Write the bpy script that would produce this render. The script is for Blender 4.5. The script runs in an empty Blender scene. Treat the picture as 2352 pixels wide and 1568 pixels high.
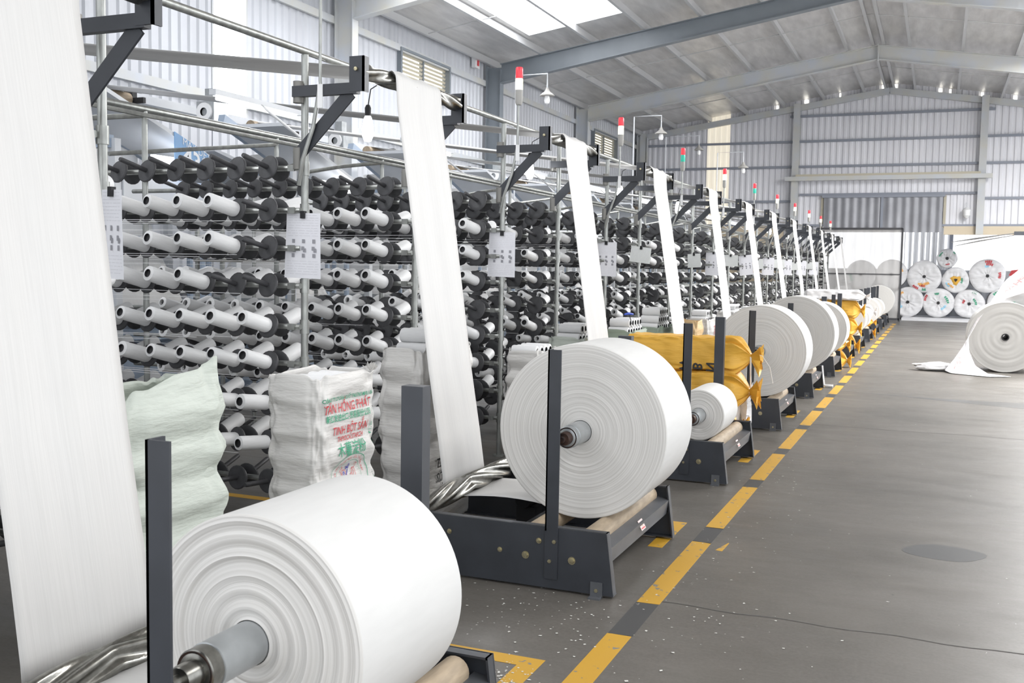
import bpy, math, random
from mathutils import Vector, Matrix, noise
R = random.Random(7)
PI = math.pi
scene = bpy.context.scene
COL = scene.collection

# ------------------------------------------------------------------ camera, world, lights, exposure
F_PX = 2333.9
yaw, pitch, roll = -.395309, -.0733136, .0166386
Fv = Vector((math.sin(yaw)*math.cos(pitch), math.cos(yaw)*math.cos(pitch), math.sin(pitch)))
Rv = Vector((math.cos(yaw), -math.sin(yaw), 0)); Uv = Rv.cross(Fv)
R2 = math.cos(roll)*Rv + math.sin(roll)*Uv; U2 = -math.sin(roll)*Rv + math.cos(roll)*Uv
cd = bpy.data.cameras.new('camera'); cam = bpy.data.objects.new('camera', cd); COL.objects.link(cam)
cd.sensor_width = 36; cd.lens = F_PX/2352*36; cd.clip_start = .05; cd.clip_end = 200
M = Matrix.Identity(4)
for i in range(3):
    M[i][0] = R2[i]; M[i][1] = U2[i]; M[i][2] = -Fv[i]
M[0][3] = 0; M[1][3] = 0; M[2][3] = 1.6
cam.matrix_world = M; scene.camera = cam
cd.dof.use_dof = True; cd.dof.focus_distance = 6.0; cd.dof.aperture_fstop = 11

w = bpy.data.worlds.new('overcast_sky'); scene.world = w; w.use_nodes = True
bg = w.node_tree.nodes['Background']; bg.inputs[0].default_value = (.93, .96, 1, 1); bg.inputs[1].default_value = 1.95

def area(name, loc, rot, sx, sy, power, col=(1, 1, 1)):
    l = bpy.data.lights.new(name, 'AREA'); l.shape = 'RECTANGLE'; l.size = sx; l.size_y = sy; l.energy = power; l.color = col
    o = bpy.data.objects.new(name, l); o.location = loc; o.rotation_euler = rot; COL.objects.link(o); return o
# roof lamps: far loom-row skylight is real, the other strips are unseen and added
TH = math.atan(.153)
def zs(x): return 7.86-.153*abs(x+1.73)-.01
area('skylight_and_fill_light', (-7.57, 2.75, zs(-7.57)), (0, -TH, 0), 2.2, 8.2, 230, (.97, .98, 1))  # added under an unseen strip near the camera, for more light
area('skylight_and_fill_light', (-7.57, 16.5, zs(-7.57)), (0, -TH, 0), 2.2, 10, 330, (.97, .98, 1))
area('skylight_and_fill_light', (4.3, 3.5, zs(4.3)), (0, TH, 0), 1.9, 7.8, 300, (1, .99, .97))  # added on the unseen right slope as fill light
area('skylight_and_fill_light', (4.3, 21.7, zs(4.3)), (0, TH, 0), 1.9, 14.2, 3500, (1, .99, .98))  # added above the unseen right bays to brighten the gable

vs = scene.view_settings
scene.display_settings.display_device = 'sRGB'
vs.view_transform = 'Standard'; vs.look = 'None'; vs.gamma = 1; vs.use_curve_mapping = False
vs.exposure = 0.26

# ------------------------------------------------------------------ materials
def mat(name, col, rough=.5, metal=0, emit=None, estr=0, trans=None, alpha=1):
    m = bpy.data.materials.new(name); m.use_nodes = True
    b = m.node_tree.nodes['Principled BSDF']
    b.inputs['Base Color'].default_value = (*col, 1); b.inputs['Roughness'].default_value = rough
    b.inputs['Metallic'].default_value = metal
    if emit: b.inputs['Emission Color'].default_value = (*emit, 1); b.inputs['Emission Strength'].default_value = estr
    if alpha < 1: b.inputs['Alpha'].default_value = alpha
    return m
def nd(m, t, **k):
    n = m.node_tree.nodes.new(t)
    for a, v in k.items(): setattr(n, a, v)
    return n
def noisy(m, scale=5, amt=.15, bump=0, detail=4, stretch=(1, 1, 1), coord='Object', c2=None, lo=.3, hi=.7, bdist=.01, rough_var=0):
    """mix the base colour with a second one through noise, optional bump"""
    nt = m.node_tree; L = nt.links; b = nt.nodes['Principled BSDF']
    tc = nd(m, 'ShaderNodeTexCoord'); mp = nd(m, 'ShaderNodeMapping'); mp.inputs['Scale'].default_value = stretch
    L.new(tc.outputs[coord], mp.inputs[0])
    n = nd(m, 'ShaderNodeTexNoise'); n.inputs['Scale'].default_value = scale; n.inputs['Detail'].default_value = detail
    L.new(mp.outputs[0], n.inputs['Vector'])
    mr = nd(m, 'ShaderNodeMapRange'); mr.inputs[1].default_value = lo; mr.inputs[2].default_value = hi
    L.new(n.outputs['Fac'], mr.inputs[0])
    c = b.inputs['Base Color'].default_value[:3]
    mx = nd(m, 'ShaderNodeMix', data_type='RGBA')
    mx.inputs[6].default_value = (*c, 1)
    mx.inputs[7].default_value = (*(c2 or tuple(max(0, v*(1-amt)) for v in c)), 1)
    L.new(mr.outputs[0], mx.inputs[0]); L.new(mx.outputs[2], b.inputs['Base Color'])
    if rough_var:
        r = b.inputs['Roughness'].default_value
        m2 = nd(m, 'ShaderNodeMapRange'); m2.inputs[3].default_value = r-rough_var; m2.inputs[4].default_value = r+rough_var
        L.new(n.outputs['Fac'], m2.inputs[0]); L.new(m2.outputs[0], b.inputs['Roughness'])
    if bump:
        bp = nd(m, 'ShaderNodeBump'); bp.inputs['Strength'].default_value = bump; bp.inputs['Distance'].default_value = bdist
        L.new(n.outputs['Fac'], bp.inputs['Height']); L.new(bp.outputs[0], b.inputs['Normal'])
    return m, mx, n, mp

SLATE = noisy(mat('slate_painted_steel', (.036, .040, .049), .42), 6, .25, .05)[0]
SLATE2 = noisy(mat('grey_painted_steel', (.10, .105, .115), .4), 7, .25, .05)[0]
GALV = noisy(mat('galvanised_pipe', (.42, .43, .41), .38, .75), 25, .35, .05, stretch=(1, 1, .4))[0]
CHROME = mat('bright_steel', (.62, .62, .6), .25, 1)
TWIST = noisy(mat('twisted_steel', (.30, .295, .27), .28, .95), 30, .4)[0]
RUST = noisy(mat('rusty_steel', (.10, .055, .04), .5, .6), 30, .5, .2, c2=(.03, .025, .025))[0]
BRASS = noisy(mat('zinc_yellow_bolt', (.50, .45, .30), .35, .9), 60, .3)[0]
DISC = noisy(mat('charcoal_plastic_disc', (.04, .04, .043), .55), 20, -.5)[0]
YARN = noisy(mat('white_yarn_package', (.80, .80, .80), .55), 60, .07, .25, stretch=(.3, .3, 3), bdist=.002)[0]
CORE = mat('dark_core_tube', (.015, .015, .017), .6)
CLOTHM = mat('woven_white_fabric', (.66, .65, .635), .6)
m, mx, n, mp = noisy(CLOTHM, 26, .07, .12, detail=3, stretch=(.12, 6, .12), bdist=.002)
ROLLSIDE = noisy(mat('roll_outer_fabric', (.655, .65, .635), .6), 30, .05, .1, stretch=(1, .2, 1), bdist=.002)[0]
ROLLFACE = mat('roll_edge_layers', (.80, .79, .77), .65)
nt = ROLLFACE.node_tree; L = nt.links
tc = nd(ROLLFACE, 'ShaderNodeTexCoord'); sx = nd(ROLLFACE, 'ShaderNodeSeparateXYZ'); cb = nd(ROLLFACE, 'ShaderNodeCombineXYZ')
L.new(tc.outputs['Object'], sx.inputs[0]); L.new(sx.outputs['X'], cb.inputs['X']); L.new(sx.outputs['Z'], cb.inputs['Y'])
ln = nd(ROLLFACE, 'ShaderNodeVectorMath', operation='LENGTH'); L.new(cb.outputs[0], ln.inputs[0])
nz = nd(ROLLFACE, 'ShaderNodeTexNoise', noise_dimensions='1D'); nz.inputs['Scale'].default_value = 120; nz.inputs['Detail'].default_value = 5
L.new(ln.outputs['Value'], nz.inputs['W'])
mr = nd(ROLLFACE, 'ShaderNodeMapRange'); mr.inputs[1].default_value = .38; mr.inputs[2].default_value = .62
L.new(nz.outputs['Fac'], mr.inputs[0])
mx = nd(ROLLFACE, 'ShaderNodeMix', data_type='RGBA'); mx.inputs[6].default_value = (.55, .535, .51, 1); mx.inputs[7].default_value = (.655, .64, .615, 1)
L.new(mr.outputs[0], mx.inputs[0]); L.new(mx.outputs[2], nt.nodes['Principled BSDF'].inputs['Base Color'])
bp = nd(ROLLFACE, 'ShaderNodeBump'); bp.inputs['Strength'].default_value = .2; bp.inputs['Distance'].default_value = .003
L.new(nz.outputs['Fac'], bp.inputs['Height']); L.new(bp.outputs[0], nt.nodes['Principled BSDF'].inputs['Normal'])
STEELCORE = noisy(mat('grey_core_sleeve', (.45, .47, .48), .35, .5), 9, .3, .05)[0]
CORK = noisy(mat('cork_wrapped_roller', (.42, .33, .23), .7), 40, .35, .2, stretch=(1, .2, 1))[0]

# floor: worn concrete
CONC = mat('worn_concrete', (.20, .19, .175), .42)
nt = CONC.node_tree; L = nt.links; B = nt.nodes['Principled BSDF']
tc = nd(CONC, 'ShaderNodeTexCoord')
def nzs(sc, det, vec=(1, 1, 1)):
    mp = nd(CONC, 'ShaderNodeMapping'); mp.inputs['Scale'].default_value = vec; L.new(tc.outputs['Object'], mp.inputs[0])
    n = nd(CONC, 'ShaderNodeTexNoise'); n.inputs['Scale'].default_value = sc; n.inputs['Detail'].default_value = det; n.inputs['Roughness'].default_value = .62
    L.new(mp.outputs[0], n.inputs['Vector']); return n
def rng(o, a, b, c=0, d=1):
    m = nd(CONC, 'ShaderNodeMapRange'); m.inputs[1].default_value = a; m.inputs[2].default_value = b; m.inputs[3].default_value = c; m.inputs[4].default_value = d
    L.new(o, m.inputs[0]); return m.outputs[0]
def mixc(f, a, b):
    m = nd(CONC, 'ShaderNodeMix', data_type='RGBA')
    for s, v in ((6, a), (7, b)):
        if isinstance(v, tuple): m.inputs[s].default_value = (*v, 1)
        else: L.new(v, m.inputs[s])
    L.new(f, m.inputs[0]); return m.outputs[2]
n1 = nzs(.7, 6); n2 = nzs(3, 8, (.4, 1, 1)); n3 = nzs(26, 3, (1, .4, 1)); n4 = nzs(60, 2)
c = mixc(rng(n1.outputs['Fac'], .35, .65), (.082, .075, .065), (.130, .118, .104))
c = mixc(rng(n2.outputs['Fac'], .45, .75, 0, .6), c, (.078, .067, .058))
c = mixc(rng(n4.outputs['Fac'], .3, .7, 0, .25), c, (.20, .19, .17))
c = mixc(rng(n3.outputs['Fac'], .735, .75, 0, .8), c, (.55, .54, .50))      # paint flecks
c = mixc(rng(n3.outputs['Fac'], .27, .255, 0, .7), c, (.05, .048, .045))      # dark specks
L.new(c, B.inputs['Base Color'])
L.new(rng(n2.outputs['Fac'], .3, .7, .30, .52), B.inputs['Roughness'])
bp = nd(CONC, 'ShaderNodeBump'); bp.inputs['Strength'].default_value = .12; bp.inputs['Distance'].default_value = .01
L.new(n2.outputs['Fac'], bp.inputs['Height']); L.new(bp.outputs[0], B.inputs['Normal'])

def worn(name, col, thr=.66):
    m = mat(name, col, .5)
    noisy(m, 14, .3, 0, detail=6, lo=thr, hi=thr+.015, c2=(.19, .18, .16))
    return m
YELLOW = worn('worn_yellow_floor_paint', (.52, .29, .025), .635)
BLACKP = worn('worn_black_floor_paint', (.055, .055, .055), .66)
JOINT = mat('dark_floor_joint', (.07, .065, .06), .8)
STAIN = noisy(mat('dark_floor_stain', (.11, .11, .108), .3), 3, .2)[0]
CHIP = mat('white_paint_chips', (.62, .61, .57), .7)

WALLM = noisy(mat('pale_corrugated_sheet', (.58, .595, .63), .5, .1), 1.2, .16, stretch=(1, 1, .25), c2=(.50, .51, .54))[0]
WALLB = noisy(mat('gable_corrugated_sheet', (.83, .83, .865), .45, .05), 1.0, .2, stretch=(1.4, 1, .12), c2=(.72, .72, .76))[0]
GIRTM = mat('grey_girt_paint', (.27, .29, .34), .5)
STEELW = noisy(mat('pale_grey_frame_paint', (.52, .55, .60), .45), 2, .12, c2=(.56, .55, .50))[0]
STEELD = noisy(mat('blue_grey_and_shaded_frame_paint', (.21, .235, .26), .45), 2, .12)[0]  # also the shaded copy of the pale frame paint, shade put into colour
PURL = mat('pale_purlin_steel', (.56, .565, .57), .4, .3)
FOIL = mat('foil_roof_insulation', (.84, .825, .81), .34, .5)
noisy(FOIL, 2.2, .22, .5, detail=5, stretch=(2.4, .45, 1), bdist=.05, rough_var=.12)
SKYL = mat('translucent_skylight_sheet', (.9, .9, .92), .5, emit=(.96, .97, 1), estr=1.6)  # glows on the real skylight and on the added strips
WINL = mat('daylight_window_sheet', (.9, .92, .95), .5, emit=(.93, .96, 1), estr=5)
WARML = mat('warm_translucent_sheet', (.72, .66, .55), .5, emit=(1, .93, .78), estr=.42)
LOUVB = mat('louver_backlight', (.9, .88, .8), .5, emit=(1, .97, .88), estr=1.6)
LOUV = mat('cream_louver_slat', (.50, .46, .36), .55)
BEIGE = noisy(mat('beige_masonry_paint', (.70, .60, .45), .7), 1.5, .1)[0]
MESHD = mat('translucent_partition_sheet', (.72, .70, .68), .3, .05, alpha=.66)
noisy(MESHD, 1.6, .25, .3, detail=5, stretch=(3, 1, .3), bdist=.02)
DARKF = mat('dark_door_frame', (.05, .05, .055), .5)
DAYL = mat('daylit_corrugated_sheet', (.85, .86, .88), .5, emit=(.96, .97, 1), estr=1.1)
BULB = mat('lit_led_bulb', (1, 1, 1), .5, emit=(.95, .97, 1), estr=28)
TUBEL = mat('lit_fluorescent_tube', (1, 1, 1), .5, emit=(.97, .98, 1), estr=6)
PAPER = noisy(mat('white_chart_paper', (.86, .86, .90), .7), 8, .05)[0]
PAPERG = noisy(mat('plain_tally_paper', (.88, .90, .88), .7), 8, .05)[0]
INK = mat('grey_chart_print', (.33, .33, .36), .7)
INKL = mat('pale_chart_print', (.66, .66, .69), .7)
BLACK = mat('black_print', (.02, .02, .022), .6)
REDI = mat('red_print', (.55, .06, .07), .6); GREENI = mat('green_print', (.05, .33, .19), .6); BLUEI = mat('blue_marker_ink', (.05, .05, .40), .6)
ORNI = mat('orange_print', (.85, .42, .08), .6); CYANI = mat('pale_blue_print', (.30, .62, .80), .6)
def sackmat(name, c, amt=.1):
    m = mat(name, c, .55); noisy(m, 7, amt, .55, detail=6, stretch=(.6, .6, 2.6), bdist=.03); return m
SACKW = sackmat('white_woven_sack', (.66, .645, .62)); SACKG = sackmat('mint_woven_sack', (.545, .585, .525)); SACKD = sackmat('sage_green_sack', (.30, .36, .29))
SACKY = sackmat('yellow_woven_sack', (.72, .40, .05)); SACKT = sackmat('tan_woven_sack', (.66, .46, .24)); PLASW = sackmat('crumpled_white_wrap', (.78, .775, .78), .14)
LOOMW = noisy(mat('pale_loom_guard_paint', (.62, .64, .67), .4), 3, .08)[0]
LOOMB = mat('blue_grey_loom_paint', (.33, .40, .50), .4)
PLATEB = mat('blue_number_plate', (.18, .36, .62), .5)
LETW = mat('white_plate_lettering', (.85, .87, .9), .6)
REDL = mat('red_lamp_lens', (.75, .04, .06), .3, emit=(1, .05, .07), estr=.35)
YELL = mat('lit_yellow_lamp_lens', (1, .95, .6), .3, emit=(1, .95, .62), estr=3)
GRNL = mat('green_lamp_lens', (.03, .42, .30), .3, emit=(.02, .5, .35), estr=.25)
GREYP = mat('grey_lamp_base', (.38, .37, .35), .5)
WHITEP = mat('white_plastic', (.8, .8, .8), .4)
CLOUDC = mat('white_cord', (.8, .78, .74), .6)

# ------------------------------------------------------------------ mesh builder
class MB:
    def __init__(s): s.v = []; s.f = []; s.m = []; s.mi = 0
    def add(s, vs, fs):
        o = len(s.v); s.v += [tuple(p) for p in vs]; s.f += [tuple(i+o for i in f) for f in fs]; s.m += [s.mi]*len(fs); return s
    def box(s, x0, x1, y0, y1, z0, z1):
        return s.add([(x, y, z) for z in (z0, z1) for y in (y0, y1) for x in (x0, x1)],
                     [(0, 2, 3, 1), (4, 5, 7, 6), (0, 1, 5, 4), (2, 6, 7, 3), (0, 4, 6, 2), (1, 3, 7, 5)])
    def beam(s, a, b, w, h, up=(0, 0, 1)):
        a = Vector(a); b = Vector(b); d = (b-a).normalized(); up = Vector(up)
        if abs(d.dot(up)) > .97: up = Vector((0, 1, 0))
        sd = d.cross(up).normalized(); u = sd.cross(d)
        vs = [p+sd*x*w/2+u*z*h/2 for p in (a, b) for x, z in ((-1, -1), (1, -1), (1, 1), (-1, 1))]
        return s.add(vs, [(0, 1, 2, 3), (7, 6, 5, 4), (0, 4, 5, 1), (1, 5, 6, 2), (2, 6, 7, 3), (3, 7, 4, 0)])
    def tube(s, pts, r, n=8, cap=True):
        pts = [Vector(p) for p in pts]; rs = r if isinstance(r, (list, tuple)) else [r]*len(pts)
        t0 = (pts[1]-pts[0]).normalized(); ref = Vector((0, 0, 1)) if abs(t0.z) < .9 else Vector((1, 0, 0))
        rings = []; u = t0.cross(ref).normalized()
        for i, p in enumerate(pts):
            t = (pts[min(i+1, len(pts)-1)]-pts[max(i-1, 0)]).normalized()
            u = (u-t*u.dot(t)).normalized(); v = t.cross(u)
            rings.append([p+(u*math.cos(2*PI*k/n)+v*math.sin(2*PI*k/n))*rs[i] for k in range(n)])
        vs = [q for rg in rings for q in rg]; fs = []
        for i in range(len(pts)-1):
            for k in range(n):
                a = i*n+k; b = i*n+(k+1) % n; fs.append((a, b, b+n, a+n))
        if cap: fs.append(tuple(range(n-1, -1, -1))); fs.append(tuple(range((len(pts)-1)*n, len(pts)*n)))
        return s.add(vs, fs)
    def lathe(s, prof, n=24, o=(0, 0, 0), ax='y', fn=None):
        """prof: (r, t) along the axis"""
        vs = []
        for r, t in prof:
            for k in range(n):
                a = 2*PI*k/n; rr = r*(fn(a, t) if fn else 1)
                c, sn = math.cos(a)*rr, math.sin(a)*rr
                p = (c, t, sn) if ax == 'y' else ((c, sn, t) if ax == 'z' else (t, c, sn))
                vs.append((p[0]+o[0], p[1]+o[1], p[2]+o[2]))
        fs = []
        for i in range(len(prof)-1):
            for k in range(n):
                a = i*n+k; b = i*n+(k+1) % n; fs.append((a, b, b+n, a+n))
        return s.add(vs, fs)
    def prism(s, poly, d0, d1, ax='y'):
        n = len(poly)
        def P(a, b, d): return (a, d, b) if ax == 'y' else ((d, a, b) if ax == 'x' else (a, b, d))
        vs = [P(a, b, d) for d in (d0, d1) for a, b in poly]
        return s.add(vs, [tuple(range(n)), tuple(range(2*n-1, n-1, -1))]+[(i, i+n, (i+1) % n+n, (i+1) % n) for i in range(n)])
    def grid(s, fn, nu, nv, closed=False):
        vs = [fn(i/(nu if closed else nu-1), j/(nv-1)) for j in range(nv) for i in range(nu)]; fs = []
        for j in range(nv-1):
            for i in range(nu if closed else nu-1):
                a = j*nu+i; b = j*nu+(i+1) % nu; fs.append((a, b, b+nu, a+nu))
        return s.add(vs, fs)
    def mesh(s, name, mats, smooth=True, ang=38):
        me = bpy.data.meshes.new(name); me.from_pydata(s.v, [], s.f); me.validate()
        for m in (mats if isinstance(mats, (list, tuple)) else [mats]): me.materials.append(m)
        if isinstance(mats, (list, tuple)) and len(me.polygons) == len(s.m): me.polygons.foreach_set('material_index', s.m)
        if smooth:
            me.polygons.foreach_set('use_smooth', [True]*len(me.polygons)); me.set_sharp_from_angle(angle=math.radians(ang))
        me.update(); return me
def fixn(me):
    import bmesh
    b = bmesh.new(); b.from_mesh(me); bmesh.ops.recalc_face_normals(b, faces=b.faces); b.to_mesh(me); b.free(); return me
def obj(name, mesh, parent=None, loc=(0, 0, 0), rot=(0, 0, 0), label=None, cat=None, group=None, kind=None, mats=None, fix=True):
    if isinstance(mesh, MB):
        mesh = mesh.mesh(name, mats)
        if fix: fixn(mesh)
    o = bpy.data.objects.new(name, mesh); COL.objects.link(o); o.location = loc; o.rotation_euler = rot
    if parent: o.parent = parent
    if label: o['label'] = label
    if cat: o['category'] = cat
    if group: o['group'] = group
    if kind: o['kind'] = kind
    return o
def thing(name, label, cat, loc=(0, 0, 0), group=None, rot=(0, 0, 0), kind=None):
    return obj(name, None, None, loc, rot, label, cat, group, kind)
def struct(name, mb, m, **k): return obj(name, mb, mats=m, kind='structure', **k)
ORD = ['zeroth', 'nearest', 'second', 'third', 'fourth', 'fifth', 'sixth', 'seventh', 'eighth', 'ninth', 'tenth', 'eleventh', 'farthest']
ORDN = ['', 'first', 'second', 'third', 'fourth', 'fifth', 'sixth', 'seventh', 'eighth', 'ninth', 'tenth', 'eleventh', 'twelfth', 'thirteenth', 'fourteenth', 'fifteenth', 'sixteenth', 'seventeenth', 'eighteenth', 'nineteenth', 'twentieth']
def text_mesh(txt, size, fn, name, m, align='CENTER', bold=0, shear=0, spacing=1):
    """lettering: text outline filled flat, each vertex mapped by fn(x, y) to a world point"""
    cu = bpy.data.curves.new('t', 'FONT'); cu.body = txt; cu.size = size; cu.align_x = align; cu.offset = bold; cu.shear = shear; cu.space_character = spacing
    cu.resolution_u = 2
    o = bpy.data.objects.new('t', cu); COL.objects.link(o)
    me = o.to_mesh(); vs = [fn(v.co.x, v.co.y) for v in me.vertices]; fs = [tuple(p.vertices) for p in me.polygons]
    o.to_mesh_clear(); bpy.data.objects.remove(o); bpy.data.curves.remove(cu)
    mb = MB(); mb.add(vs, fs); return mb

# ------------------------------------------------------------------ building dimensions
XW, XR, XE = -10.3, -1.73, 6.84           # left wall, ridge, right side
YB, YF = 36.2, -4.0
ZR, SL = 7.86, .153
def zroof(x): return ZR-SL*abs(x-XR)
D = 2.87
Y0 = [4.65+D*(k-2) for k in range(13)]     # stand front plane of machine k (1..12)

# floor
fl = MB(); fl.add([(-10.4, -4, 0), (7, -4, 0), (7, 42, 0), (-10.4, 42, 0)], [(0, 1, 2, 3)]); fl.box(-10.4, 7, -4, 42, -.2, -.01)
floor = struct('floor', fl, CONC, fix=False)
def strip(name, poly, m, z=.0015, label=None, parent=floor):
    mb = MB(); n = len(poly); mb.prism([(x, y) for x, y in poly], 0.0002, z, 'z'); return obj(name, mb, parent, mats=m, label=label)
yy = 1.55; first = True
segs = [(-1.2, 2.1, 0), (2.1, 2.45, 1), (2.45, 4.2, 0), (4.2, 4.66, 1), (4.66, 5.87, 0), (5.87, 6.24, 1), (6.24, 7.55, 0), (7.55, 7.84, 1), (7.84, 9.05, 0), (9.05, 9.35, 1), (9.35, 10.6, 0), (10.6, 10.9, 1), (10.9, 12.1, 0), (12.1, 12.4, 1)]
y = 12.4
while y < 34.5:
    segs.append((y, y+1.1, 0)); segs.append((y+1.1, y+1.5, 1)); y += 1.5
for a, b, k in segs:
    j = [R.uniform(-.012, .012) for _ in range(4)]
    strip('black_painted_dash' if k else 'yellow_painted_dash', [(-1.272, a+j[0]), (-1.162, a+j[1]), (-1.162+j[2]*.3, b), (-1.272+j[3]*.3, b)], BLACKP if k else YELLOW)
for k in range(1, 12):   # yellow corner brackets marked between the stands
    yb = Y0[k]+1.55
    if k == 1: yb = 3.62
    w = .085
    strip('yellow_corner_mark', [(-2.6, yb), (-1.40, yb), (-1.40, yb+.09), (-2.6, yb+.09)] if k > 1 else [(-2.6, 3.70), (-1.41, 3.70), (-1.41, 3.79), (-2.6, 3.79)], YELLOW, .0012)
    if k == 1: strip('yellow_corner_mark', [(-1.50, 3.2), (-1.41, 3.2), (-1.41, 3.70), (-1.50, 3.70)], YELLOW, .0012)
    else: strip('yellow_corner_mark', [(-1.485, yb-.55), (-1.40, yb-.55), (-1.40, yb), (-1.485, yb)], YELLOW, .0012)
strip('yellow_corner_mark', [(-4.9, 5.6), (-2.0, 5.6), (-2.0, 5.68), (-4.9, 5.68)], YELLOW, .0012)
strip('yellow_paint_dab', [(-1.11, 5.74), (-1.07, 5.73), (-1.065, 5.92), (-1.07, 5.93)], YELLOW, .001)
# floor joint, stain, tyre mark, chips
def wob(pts, w, m, name, z=.001):
    mb = MB(); vs = []; fs = []
    for i, (x, y) in enumerate(pts): vs += [(x, y-w*R.uniform(.6, 1), z), (x, y+w*R.uniform(.6, 1), z)]
    for i in range(len(pts)-1): fs.append((2*i, 2*i+2, 2*i+3, 2*i+1))
    mb.add(vs, fs); return obj(name, mb, floor, mats=m, fix=False)
wob([(-1.2+i*.1, 4.715+.012*math.sin(i*1.3)-.0006*i) for i in range(78)], .006, JOINT, 'floor_joint')
wob([(-1.25+i*.2, 11.0+.02*math.sin(i)) for i in range(40)], .006, JOINT, 'floor_joint')
wob([(-1.2+i*.2, 19.5+.02*math.sin(i)) for i in range(40)], .008, JOINT, 'floor_joint')
strip('dark_floor_stain', [(.10+.22*math.cos(a)+.02*math.sin(3*a), 6.27+.17*math.sin(a)) for a in [i*PI/12 for i in range(24)]], STAIN, .0008)
strip('dark_floor_stain', [(-1.33, 14.35), (0, 14.1), (1.6, 14.15), (3.5, 14.2), (3.5, 13.2), (1.6, 13.35), (.6, 13.7), (-.3, 14.1)], STAIN, .0008)
chips = MB()
for i in range(420):
    t = R.random()
    if t < .35: x, y = R.gauss(-1.55, .45), R.gauss(4.35, .3)
    elif t < .6: x, y = R.gauss(-1.05, .2), R.uniform(4.3, 8.5)
    elif t < .8: x, y = R.gauss(-1.52, .07), R.gauss(3.55, .1)
    else: x, y = R.uniform(-1.3, 1.2), R.uniform(3.2, 12)
    s = R.uniform(.002, .008); a = R.random()*6
    chips.add([(x+s*R.uniform(.5, 1.6)*math.cos(a+q*PI/2), y+s*R.uniform(.5, 1.6)*math.sin(a+q*PI/2), .0025) for q in range(4)], [(0, 1, 2, 3)])
obj('paint_chips', chips, floor, mats=CHIP, kind='stuff', fix=False)

# corrugated sheet helper: trapezoid profile along u, on a plane
def corr(u0, u1, z0f, z1f, place, pitch=.2, depth=.028):
    mb = MB(); us = []; u = u0
    while u < u1-1e-6:
        for du, d in ((0, 0), (.35, 0), (.5, 1), (.85, 1), (1, 0)):
            if u+du*pitch <= u1+1e-6 and not (du == 1): us.append((u+du*pitch, d))
        u += pitch
    us.append((u1, 0)); vs = []; fs = []
    for u, d in us:
        a, b = z0f(u), z1f(u); vs += [place(u, d*depth, a), place(u, d*depth, b)]
    for i in range(len(us)-1): fs.append((2*i, 2*i+2, 2*i+3, 2*i+1))
    mb.add(vs, fs); return mb
cst = lambda v: (lambda u: v)

# ---- left wall
def wl_place(u, d, z): return (XW-d, u, z)
ZE = zroof(XW)
wl = MB()
openings = [(12.7, 13.52, 3.8, 5.9), (18.45, 20.6, 5.2, 5.95), (31.0, 33.4, 5.22, 5.95)]
cuts = sorted([(a, b, c, d) for a, b, c, d in openings]); u = YF
def addto(dst, src): dst.add(src.v, src.f)
for a, b, c, d in cuts:
    addto(wl, corr(u, a, cst(0), cst(ZE), wl_place)); addto(wl, corr(a, b, cst(0), cst(c), wl_place)); addto(wl, corr(a, b, cst(d), cst(ZE), wl_place)); u = b
addto(wl, corr(u, YB, cst(0), cst(ZE), wl_place))
wall_left = struct('wall_left', wl, WALLM, fix=False)
FR = [-3.6, 2.9, 9.45, 16.05, 22.7, 29.3]
for y in FR+[YB-.25]:
    mb = MB()
    mb.box(XW+.08, XW+.1, y-.1, y+.1, 0, 6.4); mb.box(XW+.1, XW+.44, y-.006, y+.006, 0, 6.35); mb.box(XW+.44, XW+.455, y-.1, y+.1, 0, 6.3)
    obj('column', mb, wall_left, mats=(STEELD if abs(y-22.7) < .1 else STEELW))  # one column takes the darker copy, its shade put into the colour
for z in (1.2, 2.6, 4.1, 5.98):
    obj('girt', MB().beam((XW+.045, YF, z), (XW+.045, YB, z), .06, .13), wall_left, mats=STEELW)
for i, (a, b, c, d) in enumerate(openings):
    wn = thing('window_%d' % (i+1), None, None, kind='structure')
    if i == 0:
        obj('window_pane', MB().box(XW-.05, XW-.03, a, b, c, d), wn, mats=WINL)
        mb = MB()
        for y in (a, b): mb.box(XW-.03, XW+.01, y-.02, y+.02, c, d)
        obj('window_frame', mb, wn, mats=STEELW)
    else:
        obj('window_pane', MB().box(XW-.12, XW-.1, a, b, c, d), wn, mats=LOUVB)
        mb = MB(); 
        for y in (a-.03, b+.03): mb.box(XW-.09, XW+.1, y-.03, y+.03, c-.05, d+.05)
        mb.box(XW-.09, XW+.02, (a+b)/2-.02, (a+b)/2+.02, c, d); mb.box(XW-.09, XW+.1, a, b, d, d+.05); mb.box(XW-.09, XW+.1, a, b, c-.05, c)
        obj('window_frame', mb, wn, mats=STEELD)
        nS = 9
        for j in range(nS):
            z = c+(j+.5)*(d-c)/nS
            for ya, yb in ((a, (a+b)/2-.02), ((a+b)/2+.02, b)):
                obj('louver_slat', MB().beam((XW-.04, ya, z), (XW-.04, yb, z), .07, .045, up=(.5, 0, 1)), wn, mats=LOUV)

# ---- back wall (gable)
wb = MB()
def wb_place(u, d, z): return (u, YB+d, z)
top = lambda u: zroof(u)+.0
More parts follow.
